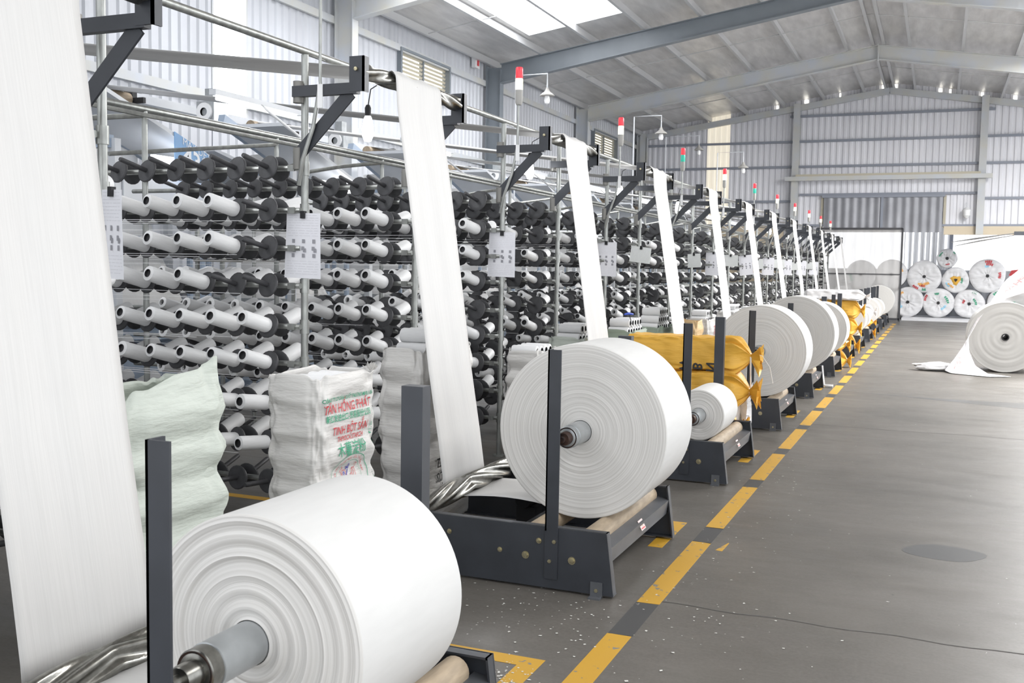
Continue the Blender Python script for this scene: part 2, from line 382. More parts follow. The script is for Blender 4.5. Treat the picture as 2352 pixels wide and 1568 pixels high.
# openings: warm translucent strip, doorway
addto(wb, corr(XW, -7.74, cst(3.15), top, wb_place)); addto(wb, corr(-6.94, XR, cst(3.15), top, wb_place)); addto(wb, corr(XR, XE, cst(3.15), top, wb_place))
wall_back = struct('wall_back', wb, WALLB, fix=False)
obj('translucent_panel', corr(-7.74, -6.94, cst(3.15), top, wb_place), wall_back, mats=WARML, fix=False)
for x in (XW+.3, -4.65, 1.15):
    mb = MB(); h = zroof(x)-.15; b0 = 2.88 if x > 0 else 0
    mb.box(x-.11, x+.11, YB-.32, YB-.305, b0, h); mb.box(x-.006, x+.006, YB-.305, YB-.06, b0, h); mb.box(x-.11, x+.11, YB-.06, YB-.045, b0, h)
    obj('column', mb, wall_back, mats=STEELW)
for z, a, b in ((6.87, -4.9, 1.45), (6.02, XW, XE), (5.17, XW, XE), (4.22, -4.5, 1.1), (4.0, XW, -4.75), (4.05, 1.2, XE), (3.18, XW, XE)):
    obj('girt', MB().beam((a, YB-.05, z), (b, YB-.05, z), .09, .075), wall_back, mats=GIRTM)
obj('crane_rail', MB().box(-4.95, 1.45, YB-.5, YB-.34, 4.66, 4.80), wall_back, mats=STEELW)
obj('crane_rail_cap', MB().box(-4.6, 1.1, YB-.5, YB-.34, 4.80, 4.87), wall_back, mats=LOUV)
for sx in (-1, 1):
    xa, xb = (XW, XR) if sx < 0 else (XR, XE)
    obj('gable_beam', MB().beam((xa, YB-.12, zroof(xa)-.28), (xb, YB-.12, zroof(xb)-.28), .14, .2), wall_back, mats=STEELW)
# masonry under the sheets, with door way X -3.85 .. 0.1 and the open bay to the right store
mb = MB(); mb.box(XW, -5.0, YB-.1, YB+.12, 0, 3.15)
obj('masonry_panel', mb, wall_back, mats=BEIGE)
obj('masonry_panel', MB().box(.1, XE, YB-.1, YB+.12, 2.88, 3.15), wall_back, mats=BEIGE)
mb = MB()
addto(mb, corr(-5.0, -3.72, cst(0), cst(3.15), wb_place)); obj('lower_sheet', mb, wall_back, mats=WALLB, fix=False)
obj('doorway_post', MB().box(.06, .14, YB-.06, YB+.14, 3.1, 4.15), wall_back, mats=LOUV)
obj('doorway_post', MB().box(-3.78, -3.7, YB-.06, YB+.04, 0, 4.15), wall_back, mats=LOUV)
# hanging door sheets (dark grey, above the partition)
d1 = thing('door_1', None, None, kind='structure')
for xa, xb in ((-3.68, -1.86), (-1.78, .04)):
    mb = corr(xa, xb, cst(2.95), cst(4.12), lambda u, d, z: (u, YB-.13-d, z), pitch=.26); obj('door_leaf', mb, d1, mats=noisy(mat('grey_door_sheet', (.33, .335, .36), .45, .2), 2, .2)[0], fix=False)
obj('door_frame', MB().box(-1.86, -1.78, YB-.18, YB-.1, 2.95, 4.12), d1, mats=GIRTM)
obj('door_frame', MB().box(-3.74, .1, YB-.2, YB-.1, 4.1, 4.18), d1, mats=GIRTM)
# translucent sliding partition
d2 = thing('door_2', None, None, kind='structure')
yd = 35.85
mb = MB()
for x in (-3.85, -1.14): mb.box(x-.03, x+.03, yd-.03, yd+.03, 0.01, 3.07)
mb.box(-3.85, -1.14, yd-.03, yd+.03, 3.03, 3.09); mb.box(-3.85, -1.14, yd-.02, yd+.02, 1.545, 1.575); mb.box(-3.85, -1.14, yd-.03, yd+.03, .05, .12)
obj('door_frame', mb, d2, mats=DARKF)
obj('door_leaf', corr(-3.82, -1.17, cst(.1), cst(3.04), lambda u, d, z: (u, yd+.03+d, z), pitch=.3, depth=.006), d2, mats=MESHD, fix=False)
# annex behind: sill, back sheets
struct('trim_1', MB().box(-1.1, 6.8, 37.1, 41.9, -.005, .08), mat('pale_sill_paint', (.72, .72, .74), .5))
an = MB()
wall_annex = struct('wall_annex', corr(-4.2, 6.8, cst(0), cst(1.75), lambda u, d, z: (u, 40.0-d, z), pitch=.32, depth=.03), noisy(mat('annex_grey_sheet', (.45, .46, .48), .5), 3, .3, stretch=(4, 1, .2))[0], fix=False)
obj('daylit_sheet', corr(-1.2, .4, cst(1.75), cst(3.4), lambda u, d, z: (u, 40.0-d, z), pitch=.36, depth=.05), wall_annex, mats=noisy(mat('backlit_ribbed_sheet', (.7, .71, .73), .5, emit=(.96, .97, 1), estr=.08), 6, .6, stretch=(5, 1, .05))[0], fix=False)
obj('daylit_sheet', corr(.4, 6.8, cst(1.75), cst(3.4), lambda u, d, z: (u, 40.0-d, z), pitch=.32, depth=.02), wall_annex, mats=DAYL, fix=False)
obj('daylit_sheet', corr(-4.2, -1.2, cst(1.75), cst(3.4), lambda u, d, z: (u, 40.0-d, z), pitch=.32, depth=.02), wall_annex, mats=DAYL, fix=False)
for i in range(16):
    xs_ = -1.15+i*.215+R.uniform(-.03, .03)
    if xs_ > .25 and xs_ < .5: continue
    zb_ = R.choice((1.75, 1.95, 2.1)); obj('daylit_strip', MB().box(xs_, xs_+R.uniform(.04, .10), 39.9, 39.93, zb_, 3.38), wall_annex, mats=DAYL)
obj('annex_post', MB().box(.32, .44, 39.6, 39.75, 0, 3.4), wall_annex, mats=GIRTM)
struct('trim_2', MB().box(-4.2, 6.8, 36.4, 40.1, 3.4, 3.45), WALLM)

# ---- roof
cl = MB(); th = .02
SKYX = (-8.72, -6.42)
def roofquad(mb, x0, x1, y0, y1, dz=0):
    mb.add([(x0, y0, zroof(x0)+dz), (x1, y0, zroof(x1)+dz), (x1, y1, zroof(x1)+dz), (x0, y1, zroof(x0)+dz)], [(0, 1, 2, 3)])
sky_spans = [(-1.5, 7.0), (11.4, 21.6)]  # nearer span is unseen and added for light
ys = [YF]+[v for s in sky_spans for v in s]+[YB+.1]
for i in range(len(ys)-1):
    roofquad(cl, XW, SKYX[0], ys[i], ys[i+1]); roofquad(cl, SKYX[1], XR, ys[i], ys[i+1]); 
    if i % 2 == 0: roofquad(cl, SKYX[0], SKYX[1], ys[i], ys[i+1])
FILL_SKR = (3.3, 5.3)
fill_sky_r = [(-.5, 7.5), (14.5, 29)]  # spans added on the unseen slope to brighten hall and gable
roofquad(cl, XR, FILL_SKR[0], YF, YB+.1); roofquad(cl, FILL_SKR[1], XE, YF, YB+.1)
for a, b in ((YF, -.5), (7.5, 14.5), (29, YB+.1)): roofquad(cl, FILL_SKR[0], FILL_SKR[1], a, b)
ceiling = struct('ceiling', cl, FOIL, fix=False)
for a, b in sky_spans:
    mb = MB(); roofquad(mb, SKYX[0], SKYX[1], a, b, .03); obj('skylight_and_fill_sheet', mb, ceiling, mats=SKYL, fix=False)  # near sheet is added, far one is a real skylight
for a, b in fill_sky_r:
    mb = MB(); roofquad(mb, FILL_SKR[0], FILL_SKR[1], a, b, .03); obj('skylight_and_fill_sheet', mb, ceiling, mats=SKYL, fix=False)  # glowing sheets added along the unseen right slope
for x in (-1.87, -2.53, -3.8, -5.08, -6.34, -7.6, -8.85, -10.1, -1.6, -.95, .33, 1.6, 2.87, 4.12, 5.4, 6.6):
    z = zroof(x)-.1; mb = MB()
    mb.box(x-.008, x+.008, YF, YB, z-.08, z+.08); mb.box(x-.035, x+.035, YF, YB, z-.085, z-.078)
    obj('purlin', mb, ceiling, mats=PURL)
for i, y in enumerate(FR):
    for sx in (-1, 1):
        xa = XW+.44 if sx < 0 else XE-.44
        za, zb = zroof(xa)-.2, zroof(XR)-.2
        ha, hb = .44, .36
        m = STEELD if i == 4 and sx < 0 else STEELW  # this frame's left rafter uses the same shaded copy
        mb = MB()
        mb.prism([(xa, za), (XR, zb), (XR, zb-hb), (xa, za-ha)], y-.006, y+.006)
        mb.beam((xa, y, za), (XR, y, zb), .2, .016); mb.beam((xa, y, za-ha), (XR, y, zb-hb), .2, .016)
        obj('rafter', mb, ceiling, mats=m)
    obj('rafter_splice', MB().box(XR-.02, XR+.02, y-.1, y+.1, zroof(XR)-.62, zroof(XR)-.16), ceiling, mats=STEELW)
    ym = y+3.3
    if ym < YB: obj('sag_rod', MB().tube([(XW+.2, ym, zroof(XW+.2)-.13), (XR, ym, zroof(XR)-.13), (XE-.2, ym, zroof(XE-.2)-.13)], .012, 6), ceiling, mats=PURL)
for x, s in ((-5.35, 1), (-4.38, 1.6), (-3.3, .8), (-1.95, 1), (-1.55, 1.2), (-.2, 1), (.1, 1), (1.05, 1), (2.0, 1.2)):
    obj('daylight_gap', MB().box(x-.035*s, x+.035*s, YB-.02, YB, zroof(x)-.17, zroof(x)-.03), ceiling, mats=LOUVB)
# right side: open bays with columns only
wr = MB(); wr.box(XE-.03, XE, YF, YB, 5.4, zroof(XE))
wall_right = struct('wall_right', wr, WALLM)
for y in FR+[YB-.25]:
    mb = MB(); mb.box(XE-.1, XE-.08, y-.1, y+.1, 0, 5.4); mb.box(XE-.44, XE-.1, y-.006, y+.006, 0, 6.3); mb.box(XE-.455, XE-.44, y-.1, y+.1, 0, 6.3)
    obj('column', mb, wall_right, mats=STEELW)

# ------------------------------------------------------------------ creel frames with spindles
XP = -3.37                                  # row of creel posts along the aisle
ROWZ = [2.14, 1.90, 1.685, 1.47, 1.235, 1.02, .79, .56, .33]
NEARD = [Vector(v).normalized() for v in ((-.12, -.96, .25), (-.17, -.955, .21), (-.16, -.955, .22), (-.16, -.95, .26), (-.12, -.955, .265), (-.1, -.955, .27), (-.18, -.97, .13), (-.24, -.96, .09), (-.06, -.99, .07))]
FARD = [Vector((-.03, .965, .22+.01*i)).normalized() for i in range(9)]
def orient(d):
    return d.to_track_quat('Y', 'Z').to_euler()
disc_prof = [(.012, -.012), (.03, -.012), (.045, -.006), (.062, -.004), (.071, .002), (.072, .010), (.066, .016), (.045, .018), (.012, .018)]
bigdisc = [(r_*(1.2 if r_ > .03 else 1), t_) for r_, t_ in disc_prof]
discme = {}
for n in (10, 18):
    mb = MB(); mb.lathe(disc_prof, n); mb.add([(0, 0.0, 0)], []); discme[n] = fixn(mb.mesh('spool_disc', DISC))
rodm = {}
for n in (6, 10):
    mb = MB(); mb.lathe([(.0, .212), (.012, .212), (.0145, .20), (.0145, 0.01), (.009, 0), (.009, -.035), (0, -.035)], n); rodm[n] = fixn(mb.mesh('spindle', DISC))
mb = MB(); mb.lathe(bigdisc, 18); discbig = fixn(mb.mesh('spool_disc', DISC))
mb = MB(); mb.lathe(bigdisc, 12); mb.lathe([(.0, .212), (.014, .20), (.014, 0)], 5); spindlelow = fixn(mb.mesh('spindle', DISC))
def bobmesh(n, r, wave=True):
    mb = MB(); mb.lathe([(.02, .0), (r*.93, .002), (r, .012), (r*.985, .05), (r*1.0, .1), (r*.985, .15), (r, .19), (r*.96, .203), (.024, .207)], n)
    return mb
BOB = [fixn(bobmesh(20, r).mesh('yarn_bobbin', YARN)) for r in (.044, .041, .046, .033)]
mb = MB(); mb.lathe([(.0005, .198), (.021, .199), (.0215, .2095), (.0245, .2095), (.0245, .2)], 14)
CT = fixn(mb.mesh('core_tube', CORE))
stuff_bob = MB(); stuff_core = MB()
ncols = {1: 9, 2: 9, 3: 8, 4: 7, 5: 6, 6: 5, 7: 4, 8: 4, 9: 3, 10: 3, 11: 3, 12: 3}
bobs = []; spin_n = 0
HUD = mat('pipe_clamp_iron', (.22, .215, .2), .5, .5)
for k in range(1, 13):
    for fi, yo in enumerate((.28, 1.62)):
        yb = Y0[k]+yo-.015
        fr = thing('creel_frame', 'steel tube creel frame with black spool discs, %s from the camera' % ORDN[(k-1)*2+fi+1] if (k-1)*2+fi+1 < 21 else 'far small creel frame with black discs, %s before the partition' % ORDN[25-((k-1)*2+fi+1)], 'creel', (XP, yb, 0), 'creel frames along the aisle')
        obj('post', MB().tube([(0, .04, 0), (0, .04, 2.78)], .021, 12).lathe([(.05, 0), (.05, .012), (.024, .014)], 14, ax='z', o=(0, .04, 0)), fr, mats=GALV)
        obj('inner_post', MB().tube([(-1.13, 0, 0), (-1.13, 0, 2.52)], .018, 10), fr, mats=GALV)
        nc = ncols[k]; xe = -.30-.22*nc
        if fi == 0: obj('inner_post', MB().tube([(-.5-.22*9, 0, 0), (-.5-.22*9, 0, 2.5)], .018, 8), fr, mats=GALV)
        for c, zc in enumerate(ROWZ):
            obj('spool_bar', MB().tube([(0, 0, zc), (-.5-.22*9, 0, zc)], .016, 8).tube([(0, .04, zc-.04), (0, .04, zc+.04)], .028, 10).box(-.075, -.03, -.012, -.022, zc-.018, zc+.018), fr, mats=GALV)
            for j in range(nc):
                dx = -.185-.22*j; 
                for side in (0, 1):
                    d = (NEARD if side == 0 else FARD)[c]; e = orient(d); yy = -.045 if side == 0 else .045
                    if k <= 3:
                        s = obj('spindle', rodm[10], fr, (dx, yy, zc), e); obj('spool_disc', discme[18] if k < 3 else discbig, s)
                    else: obj('spindle', spindlelow, fr, (dx, yy, zc), e)
                    empty = (c in (0, 8)) if k <= 4 else (c == 0)
                    if k == 2 and fi == 0 and ((c in (1, 2) and j == 0) or (c == 3 and j in (0, 1))) and side == 0: empty = True
                    if k >= 3 and fi == 0 and c == 4 and j == 0: empty = True
                    if k >= 3 and R.random() < (.15 if j == 0 else .38): empty = True
                    if not empty: bobs.append((k, fi, c, j, side, Vector((XP+dx, yb+yy, zc)), d))
bobs.sort(key=lambda b: (b[0]*2+b[1])*.75+b[3]*.5+(1.5 if b[4] else 0)+(2.5 if b[0] == 1 and b[1] == 0 else 0))
for i, (k, fi, c, j, side, p, d) in enumerate(bobs):
    p = p+d*.018
    slim = (k >= 3 and R.random() < .3)
    if i < 300:
        fn_ = ORDN[(k-1)*2+fi+1]
        o = obj('yarn_bobbin', BOB[3] if slim else BOB[R.randrange(3)], None, p, orient(d),
                'white yarn bobbin on %s side, %s from post, %s row down, %s creel frame' % ('near' if side == 0 else 'far', ORDN[j+1], ORDN[c+1], fn_), 'bobbin', 'white yarn bobbins on the creel spindles')
        obj('core_tube', CT, o)
    else:
        q = d.to_track_quat('Y', 'Z').to_matrix().to_4x4(); q.translation = p
        r = .033 if slim else R.choice((.044, .041, .046))
        mb = MB(); mb.lathe([(.024, .0), (r, .004), (r, .2), (.024, .207), (.019, .207), (.019, .17)], 10)
        stuff_bob.add([q @ Vector(v) for v in mb.v], mb.f)
        mb = MB(); mb.lathe([(.0, .17), (.021, .17)], 8); mb.lathe([(.0225, .2075), (.019, .2085)], 8)
        stuff_core.add([q @ Vector(v) for v in mb.v], mb.f)
sb = obj('distant_bobbins', stuff_bob, mats=YARN, label='many small white yarn bobbins on the farther creels towards the back wall', cat='bobbins', kind='stuff', fix=False)
obj('core_tubes', stuff_core, sb, mats=CORE, kind='stuff', fix=False)
# yarn ends running sideways from the bobbins into the looms
for k in range(1, 6):
    for fi, yo in enumerate((.28, 1.62)):
        mb = MB(); yb = Y0[k]+yo
        for zc in ROWZ[1:8]:
            for q in range(3):
                y_ = yb-.19-.04*q+R.uniform(-.02, .02); z_ = zc-.05-.02*q+R.uniform(-.015, .015)
                mb.tube([(XP-.3-.25*q, y_, z_), (XP-2.4, y_+R.uniform(-.05, .05), z_+R.uniform(-.03, .02))], .0017, 3, False)
        obj('yarn_threads', mb, mats=YARN, label='thin white yarn threads strung sideways past bobbins of the %s creel frame' % ORDN[(k-1)*2+fi+1], cat='yarn', kind='stuff', fix=False)
# long pipes
obj('overhead_pipe', MB().tube([(XP, -1, 2.80), (XP, 35.6, 2.80)], .021, 12), mats=GALV, label='long galvanised pipe running along the top of the creel posts', cat='pipe')
pp = obj('guide_pipe', MB().tube([(XP-1.13, 1.0, 2.52), (XP-1.13, 35.4, 2.52)], .022, 10).tube([(XP-1.06, 1.0, 2.47), (XP-1.06, 35.4, 2.47)], .014, 8), mats=GALV, label='lower galvanised pipe pair on short posts above the spool rows', cat='pipe')
for k in range(1, 13):
    obj('brace', MB().tube([(XP-1.5, Y0[k]+.35, 2.27), (XP-1.13, Y0[k]+1.6, 2.46)], .014, 8), pp, mats=GALV)
    a = Y0[k]+.3
    obj('brace', MB().tube([(XP-1.13, a-.05, 2.48), (XP-1.3, a-.4, 2.42), (XP-1.5, a-.6, 2.36)], .016, 8), pp, mats=GALV)

# ------------------------------------------------------------------ bracket, spreader rollers, cloth, light tower, lamp, charts per machine
def twist(y0, y1, r, n=28, lobes=4, turns=7, seg=64, amp=.16):
    n *= 2
    mb = MB(); prof = [(r, y0+(y1-y0)*i/seg) for i in range(seg+1)]; mid = (y0+y1)/2
    def fn(a, t):
        s = abs(t-mid)*turns
        v = math.cos(lobes*a+s*6)
        return 1+amp*(math.copysign(abs(v)**.5, v))
    mb.lathe([(r*.3, y0-.001)]+prof+[(r*.3, y1+.001)], n, fn=fn); return mb
BXX = -2.97; BZ = 2.66
for k in range(1, 13):
    y0 = Y0[k]; yA, yC = y0+.21, y0+1.47
    br = thing('roller_bracket', 'dark steel twin bracket holding the overhead spreader roller of the %s cloth strip' % ORD[k], 'bracket', (BXX, yA, BZ), 'overhead roller brackets')
    for y in (0, yC-yA):
        obj('bracket_plate', MB().box(-.045, .045, y-.006, y+.006, -.12, .07).box(.035, .045, y-.006, y+.05, -.12, .07), br, mats=SLATE)
        obj('bracket_arm', MB().box(-.42, 0, y-.004, y+.036, -.13, -.07), br, mats=SLATE)
        obj('bracket_strut', MB().beam((-.40, y+.02, -.46), (-.05, y+.02, -.12), .012, .075), br, mats=SLATE)
        obj('bolt', MB().lathe([(0, -.02), (.011, -.018), (.011, -.006), (.016, -.004)], 8, o=(0, y, 0)), br, mats=BRASS)
        obj('clamp', MB().tube([(-.40, y+.03, -.53), (-.40, y+.03, -.41)], .03, 10).tube([(-.40, y+.03, -.16), (-.40, y+.03, -.04)], .03, 10), br, mats=HUD)
    obj('spreader_roller', twist(yA+.02, yC-.02, .042, turns=4, seg=40 if k < 5 else 14, n=20 if k < 5 else 12), None, (BXX, 0, BZ), label='twisted steel spreader roller overhead that carries the %s cloth strip' % ORD[k], cat='roller', group='overhead spreader rollers', mats=TWIST)
    # light tower
    if k >= 2:
        tx, ty = -3.2, y0+.21; dz = .30 if k == 2 else 0
        tl = thing('signal_tower', '%s signal light tower from the camera, %s' % (ORD[k-1] if k < 12 else 'farthest', 'cut off at the top of the picture' if k == 2 else ('red over dark green, unlit' if k in (5, 7) else 'red over lit pale yellow')), 'signal light', (tx, ty, 2.56), 'signal towers above the brackets')
        obj('pole', MB().tube([(0, 0, 0), (-.006, 0, .05), (-.004, 0, .36+dz)], .009, 8), tl, mats=GALV)
        obj('mount_plate', MB().box(-.016, .016, -.012, -.006, -.10, .03), tl, mats=WHITEP)
        obj('conduit', MB().tube([(-.01, 0, .0), (-.05, 0, -.2), (-.12, 0, -.38), (-.16, .02, -.52)], .012, 8), tl, mats=GALV)
        obj('lamp_base', MB().lathe([(0, .35+dz), (.022, .35+dz), (.03, .37+dz), (.03, .47+dz), (0, .47+dz)], 14, ax='z'), tl, mats=GREYP)
        obj('lower_lens', MB().lathe([(.028, .47+dz), (.03, .475+dz), (.03, .555+dz), (.028, .56+dz)], 14, ax='z'), tl, mats=GRNL if k in (5, 7) else YELL, label='dark green lens' if k in (5, 7) else 'lit pale yellow lens')
        obj('upper_lens', MB().lathe([(.028, .56+dz), (.03, .565+dz), (.03, .64+dz), (.026, .65+dz), (0, .652+dz)], 14, ax='z'), tl, mats=REDL, label='red lens')
    # hanging lamp bulb in the creel
    if k >= 2:
        lp = thing('led_lamp', 'bright bulb lamp hanging in the gap of the creels behind the %s cloth strip' % ORD[k], 'lamp', (XP-.12, y0+1.2, 2.66), 'bulb lamps among the creels')
        obj('bulb', MB().lathe([(0, -.26), (.022, -.255), (.036, -.22), (.038, -.17), (.026, -.11), (.018, -.09)], 14, ax='z'), lp, mats=BULB)
        obj('socket', MB().lathe([(.019, -.10), (.021, -.04), (.012, -.02), (0, -.02)], 12, ax='z'), lp, mats=CORE)
        obj('cord', MB().tube([(0, 0, -.03), (.02, 0, .08), (.12, 0, .13)], .004, 5), lp, mats=CORE)
    # charts
    def chart(x, y, ztop, wd, ht, tilt, yw, grid, label, mt=PAPER):
        c = thing('paper_chart', label, 'paper chart', (x, y, ztop), 'paper charts clipped to the creel posts', (0, tilt, yw))
        mb = MB(); nU = 7
        def fn(u, v): return ((u-.5)*wd, -.002-.012*math.sin(u*3+v*2)*v, -v*ht)
        mb.grid(fn, nU, 6); obj('sheet', mb, c, mats=mt, fix=False)
        def yat(u, v): return -.0035-.012*math.sin(u*3+v*2)*v
        pl = MB()
        for r_ in range(24 if ht > .25 else 12):
            v = .03+.94*r_/(24 if ht > .25 else 12)
            if grid and .36 < v < .70: continue
            u = .06
            while u < .9:
                l_ = R.uniform(.04, .2)
                u2 = min(u+l_, .95)
                pl.add([((u-.5)*wd, yat(u, v), -v*ht), ((u2-.5)*wd, yat(u2, v), -v*ht), ((u2-.5)*wd, yat(u2, v), -v*ht-.0018), ((u-.5)*wd, yat(u, v), -v*ht-.0018)], [(0, 1, 2, 3)]); u = u2+R.uniform(.01, .05)
        obj('printed_lines', pl, c, mats=INKL, kind='stuff', fix=False)
        if grid:
            pg = MB()
            for gx in range(3):
                for gz, offs in ((.40, ((0, 0),)), (.51, ((-.3, 0), (.5, .6))), (.62, ((0, 0),))):
                    for ox, oz in offs:
                        u = .2+.29*gx+ox*.06; v = gz+oz*.05
                        pg.add([((u+a-.5)*wd, yat(u, v)-.0005, -(v+b)*ht) for a, b in ((0, 0), (.085, 0), (.085, .06), (0, .06))], [(0, 1, 2, 3)])
            obj('printed_squares', pg, c, mats=INK, kind='stuff', fix=False)
        obj('clip', MB().box(-.015, .015, -.014, .008, -.03, .012), c, mats=CORE)
        return c
    zt = 1.885
    if k <= 12:
        pos = {1: (XP+1.0, 1.4)}
        if k in (2, 3, 4, 6, 7, 8, 9, 10, 11): chart(XP+.02, y0+.265, zt, .25, .37, .02 if k != 7 else -.12, -.12 if k not in (5,) else 0, True, 'white paper chart with square marks on the post behind the %s cloth strip' % ORD[k])
        if k == 1: chart(XP+.105, y0+1.59, zt+.015, .15, .38, .03, -.25, True, 'white paper chart with square marks at the left edge beside the nearest cloth strip')
        if k in (4, 6, 8, 10): chart(XP+.05, y0+1.58, zt-.02, .26, .19, .12 if k == 4 else .02, -.1, False, 'landscape paper sheet clipped beyond the %s cloth strip' % ORD[k], PAPERG)
        if k in (5, 7, 9): chart(XP+.05, y0+1.58, zt-.05, .2, .2, -.06, -.15, False, 'small pale tally sheet clipped beyond the %s cloth strip' % ORD[k], PAPERG)

# cloth strips: from the loom over the spreader roller, down under the stand
def clothpath(k):
    p = [(-8.35, 3.28), (-8.25, 3.42), (-6.6, 3.19), (-4.9, 2.96), (BXX-.25, BZ+.075)]
    for a in range(100, -20, -20): p.append((BXX+.055*math.cos(math.radians(a)), BZ+.055*math.sin(math.radians(a))))
    p += [(-2.905, 2.5), (-2.82, 2.0), (-2.74, 1.5), (-2.66, 1.0), (-2.585, .6), (-2.545, .36), (-2.535, .27)]
    return p
for k in range(1, 13):
    y0 = Y0[k]; w0 = .57; ya = y0+.53+(.0 if k > 1 else -.03)
    path = [Vector((a, 0, b)) for a, b in clothpath(k)]
    # resample
    pts = []; 
    for i in range(len(path)-1):
        n_ = max(1, int((path[i+1]-path[i]).length/.16))
        for q in range(n_): pts.append(path[i].lerp(path[i+1], q/n_))
    pts.append(path[-1]); nj = len(pts); tot = nj-1
    ph = R.random()*9
    def fn(u, v, pts=pts, ya=ya, ph=ph):
        i = min(int(v*tot+.5), tot); p = pts[i]
        wv = .004*math.sin(u*19+ph+p.z*1.3)+.005*math.sin(u*7+ph*2-p.z*.8)
        shr = -.06*max(0, min(1, (2.5-p.z)/2.3)) if p.x > -3.0 else 0      # the strip drifts a little towards the camera
        droop = 0
        return (p.x+(wv if p.x > -2.95 else 0), ya+u*w0+shr, p.z+(wv*2+droop if p.x < -3.1 else (.012*math.sin(u*13+ph) if p.x < -2.95 else 0)))
    mb = MB(); mb.grid(fn, 15, nj)
    o = obj('cloth_strip', mb, mats=CLOTHM, fix=False, label='%s strip of white woven cloth hanging from overhead roller to winding stand' % ORD[k], cat='woven cloth', group='white cloth strips')
    so = o.modifiers.new('thickness', 'SOLIDIFY'); so.thickness = .0012
    if k <= 5:
        # cloth led from lower spreader under the roll
        s = -.11 if k == 1 else 0
        def f2(u, v, ya=ya): return (-2.47+v*.72, ya-.06+u*w0, .30+.035*math.sin(v*PI)*(1-u*.6)-.02*v)
        mb = MB(); mb.grid(f2, 8, 10); g = obj('cloth_lead', mb, o, mats=CLOTHM, fix=False); g.modifiers.new('t', 'SOLIDIFY').thickness = .0012

